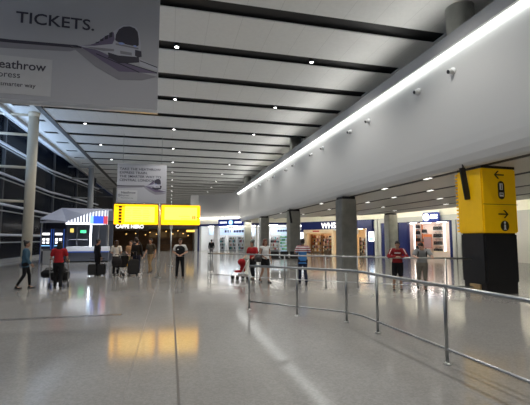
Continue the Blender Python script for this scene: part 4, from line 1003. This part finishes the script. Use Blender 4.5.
person('person in a dark top and tan trousers nearest the sign pole', (-.98,21.4,0), face(-.6,-.8), 1.76, 'stride', 'tan', 'black', 'short', ('dark_top', cloth('olive',(.06,.055,.045))), 'short', ('trousers', cloth('tan',(.30,.22,.13))), 'long', SHOEB)
person('taller dark-dressed person behind the queue below the cafe lettering', (-1.9,23.6,0), face(.3,1), 1.86, 'stand', 'fair', 'brown', 'short', ('coat', cloth('charcoal',(.03,.03,.032))), 'long', ('trousers', BLK), 'long', SHOEB)
def vest(t, J):
    v = MB(); loft(v, [(lerp(J['pel'],J['waist'],.1), .20,.155),(J['waist'],.185,.148),(J['chest'],.212,.164),(lerp(J['chest'],J['neck'],.5),.190,.142),(lerp(J['chest'],J['neck'],.82),.13,.112)])
    vox(v, 'waistcoat', BLK, t, .014, 3)
    MB().box(.05,.11,.166,.172,1.26,1.29).build('name_badge', M['white'], t)
    pass
person('staff member in black cap, waistcoat and white short sleeves standing right of the sign pole', (.45,18.0,0), face(-.1,-1), 1.77, 'hips', 'tan', 'black', 'cap', ('shirt', WHT), 'short', ('trousers', BLK), 'long', SHOEB, extra=vest)
person('small distant person in dark top in front of the far bright shop', (3.75,36.5,0), face(.1,1), 1.7, 'stride', 'tan', 'black', 'short', ('jacket', BLK), 'long', ('trousers', cloth('grey',(.2,.2,.21))), 'long', SHOEB)
# woman with a red pram
person('woman in a red tee pushing a red pushchair beyond the far railing', (3.52,16.7,0), face(-.7,-.8), 1.66, 'push', 'tan', 'black', 'short', ('red_tee', RED), 'short', ('trousers', BLK), 'slim', SHOEB, fem=True)
pr = thing('pushchair', 'red pushchair with white wheels left of the woman in the red tee', 'pushchair', (3.05,16.95,0), face(-.85,-.35)); pr.scale = (.85,.85,.85)
MB().rbox(-.2,.2,-.05,.33,.36,.46,.03).build('seat', RED, pr); MB().rbox(-.21,.21,-.13,-.04,.4,.95,.03).build('backrest', RED, pr)
hd_ = MB(); hd_.ell((0,-.02,.88),(.23,.2,.17)); hd_.build('hood', RED, pr, True)
for s_ in (-1,1):
    MB().ring_tube([(.23*s_,.38,.09),(.23*s_,.05,.45),(.23*s_,-.28,1.02)], .016, 8).build('frame', M['alu'], pr)
    MB().ring_tube([(.23*s_,-.24,.10),(.23*s_,.05,.45)], .016, 8).build('leg', M['alu'], pr)
    for y in (.38,-.24): MB().ring_tube([(.23*s_-.025,y,.10),(.23*s_+.025,y,.10)], .10, 16).build('wheel', M['rubber'], pr)
MB().ring_tube([(-.23,-.28,1.02),(.23,-.28,1.02)], .02, 8).build('handle', M['rubber'], pr)
MB().rbox(-.2,.2,-.2,.1,.16,.3,.03).build('basket', M['white'], pr)
def shoulderbag(t, J):
    p = V((.30,-.04,.98)); b = MB(); b.rbox(p.x-.07,p.x+.09,p.y-.2,p.y+.2,p.z-.15,p.z+.13,.04)
    o = b.build('shoulder_bag', mat('bag_leather',(.02,.018,.018),.4), t, True)
    MB().ring_tube([p+V((-.02,-.14,.12)), V((.20,-.10,1.30)), V((.15,-.05,1.485)), V((.19,.09,1.32)), p+V((-.02,.14,.12))], .014, 8).build('strap', M['black'], o)
person('woman with auburn hair, white top, dark shorts and black shoulder bag', (3.78,15.55,0), face(.35,-1), 1.74, 'carry', 'tan', 'red', 'long', ('white_top', WHT), 'none', ('shorts', BLK), 'short', SHOEB, fem=True, extra=shoulderbag)
# man in a blue tee with striped yoke
def stripes_mat():
    m = line_mat('striped_tee', (.70,.66,.66), (.30,.05,.07), 'Z', .085, .04, .9); nt = m.node_tree; b = nt.nodes['Principled BSDF']
    src = b.inputs['Base Color'].links[0].from_socket
    tc = nt.nodes.new('ShaderNodeTexCoord'); sx_ = nt.nodes.new('ShaderNodeSeparateXYZ'); nt.links.new(tc.outputs['Object'], sx_.inputs[0])
    gt = nt.nodes.new('ShaderNodeMath'); gt.operation = 'GREATER_THAN'; gt.inputs[1].default_value = 1.25; nt.links.new(sx_.outputs[2], gt.inputs[0])
    mx_ = nt.nodes.new('ShaderNodeMix'); mx_.data_type = 'RGBA'; nt.links.new(gt.outputs[0], mx_.inputs[0])
    mx_.inputs[6].default_value = (.04,.18,.46,1); nt.links.new(src, mx_.inputs[7]); nt.links.new(mx_.outputs[2], b.inputs['Base Color'])
    return m
person('man in a blue tee with striped shoulders walking beyond the far railing', (5.05,14.55,0), face(.2,1), 1.76, 'stride', 'deep', 'black', 'short', ('striped_tee', stripes_mat()), 'short', ('trousers', NAVY), 'long', SHOEB, hem='long', over=dict(ell=(-.30,-.02,1.2), elr=(.30,-.02,1.2), wrl=(-.12,.22,1.24), wrr=(.12,.22,1.24)))
JERSEY = cloth('jersey_red',(.24,.018,.022))
def jersey(t, J):
    p = J['chest']
    y = p.y+.125
    MB().rbox(-.10,.10,y+.005,y+.022,p.z-.005,p.z+.025,.004).build('white_chest_mark', WHT, t)
    for S_, E_ in (('shl','ell'),('shr','elr')):
        a = J[S_]+V((0,.03,.066)); b_ = lerp(J[S_],J[E_],.75)+V((0,.045,.045))
        MB().ring_tube([a, lerp(a,b_,.5)+V((0,.01,.01)), b_], .014, 8).build('sleeve_stripe', WHT, t)
hx = face(-.49,-.87)
person('man in a red football jersey and black shorts leaning on the railing with folded arms', (7.68,12.16,0), hx, 1.74, 'lean', 'tan', 'black', 'short', ('red_jersey', JERSEY), 'long', ('shorts', BLK), 'shorts', SHOEB, extra=jersey)
def crossbag(t, J):
    for s_ in (-1,1):
        MB().ring_tube([V((.12*s_,J['chest'].y-.12,J['chest'].z+.03)), V((.12*s_,J['neck'].y-.02,J['neck'].z+.035)), V((.125*s_,J['chest'].y+.13,J['chest'].z+.04)), V((.14*s_,J['waist'].y+.12,J['waist'].z+.06))], .022, 8).build('bag_strap', M['black'], t)
    c = J['chest']; b = MB(); b.rbox(-.14,.14,c.y-.30,c.y-.12,c.z-.2,c.z+.14,.05); b.build('backpack', M['satin'], t, True)
person('man in a grey tee and khaki trousers with black straps bending over the railing', (8.38,11.78,0), hx, 1.76, 'leanside', 'fair', 'black', 'short', ('grey_tee', cloth('grey_tee',(.30,.31,.31))), 'short', ('trousers', cloth('khaki',(.24,.22,.18))), 'long', SHOEB, extra=crossbag)

# ------------------------------------------------------------------ world, camera, view
w = bpy.data.worlds.new('night_sky'); scn.world = w; w.use_nodes = True
bgn = w.node_tree.nodes['Background']; bgn.inputs[0].default_value = (.055,.10,.24,1); bgn.inputs[1].default_value = .35
cam = bpy.data.cameras.new('camera'); cam.sensor_fit = 'HORIZONTAL'; cam.sensor_width = 36; cam.lens = 389/530*36; cam.clip_end = 400; cam.clip_start = .05
co = bpy.data.objects.new('camera', cam); col.objects.link(co); co.location = (0,0,1.75); co.rotation_euler = (R(90+5.36), 0, R(-13.65))
scn.camera = co
vs_ = scn.view_settings; scn.display_settings.display_device = 'sRGB'
vs_.view_transform = 'Standard'; vs_.look = 'None'; vs_.gamma = 1; vs_.use_curve_mapping = False; vs_.exposure = -0.12
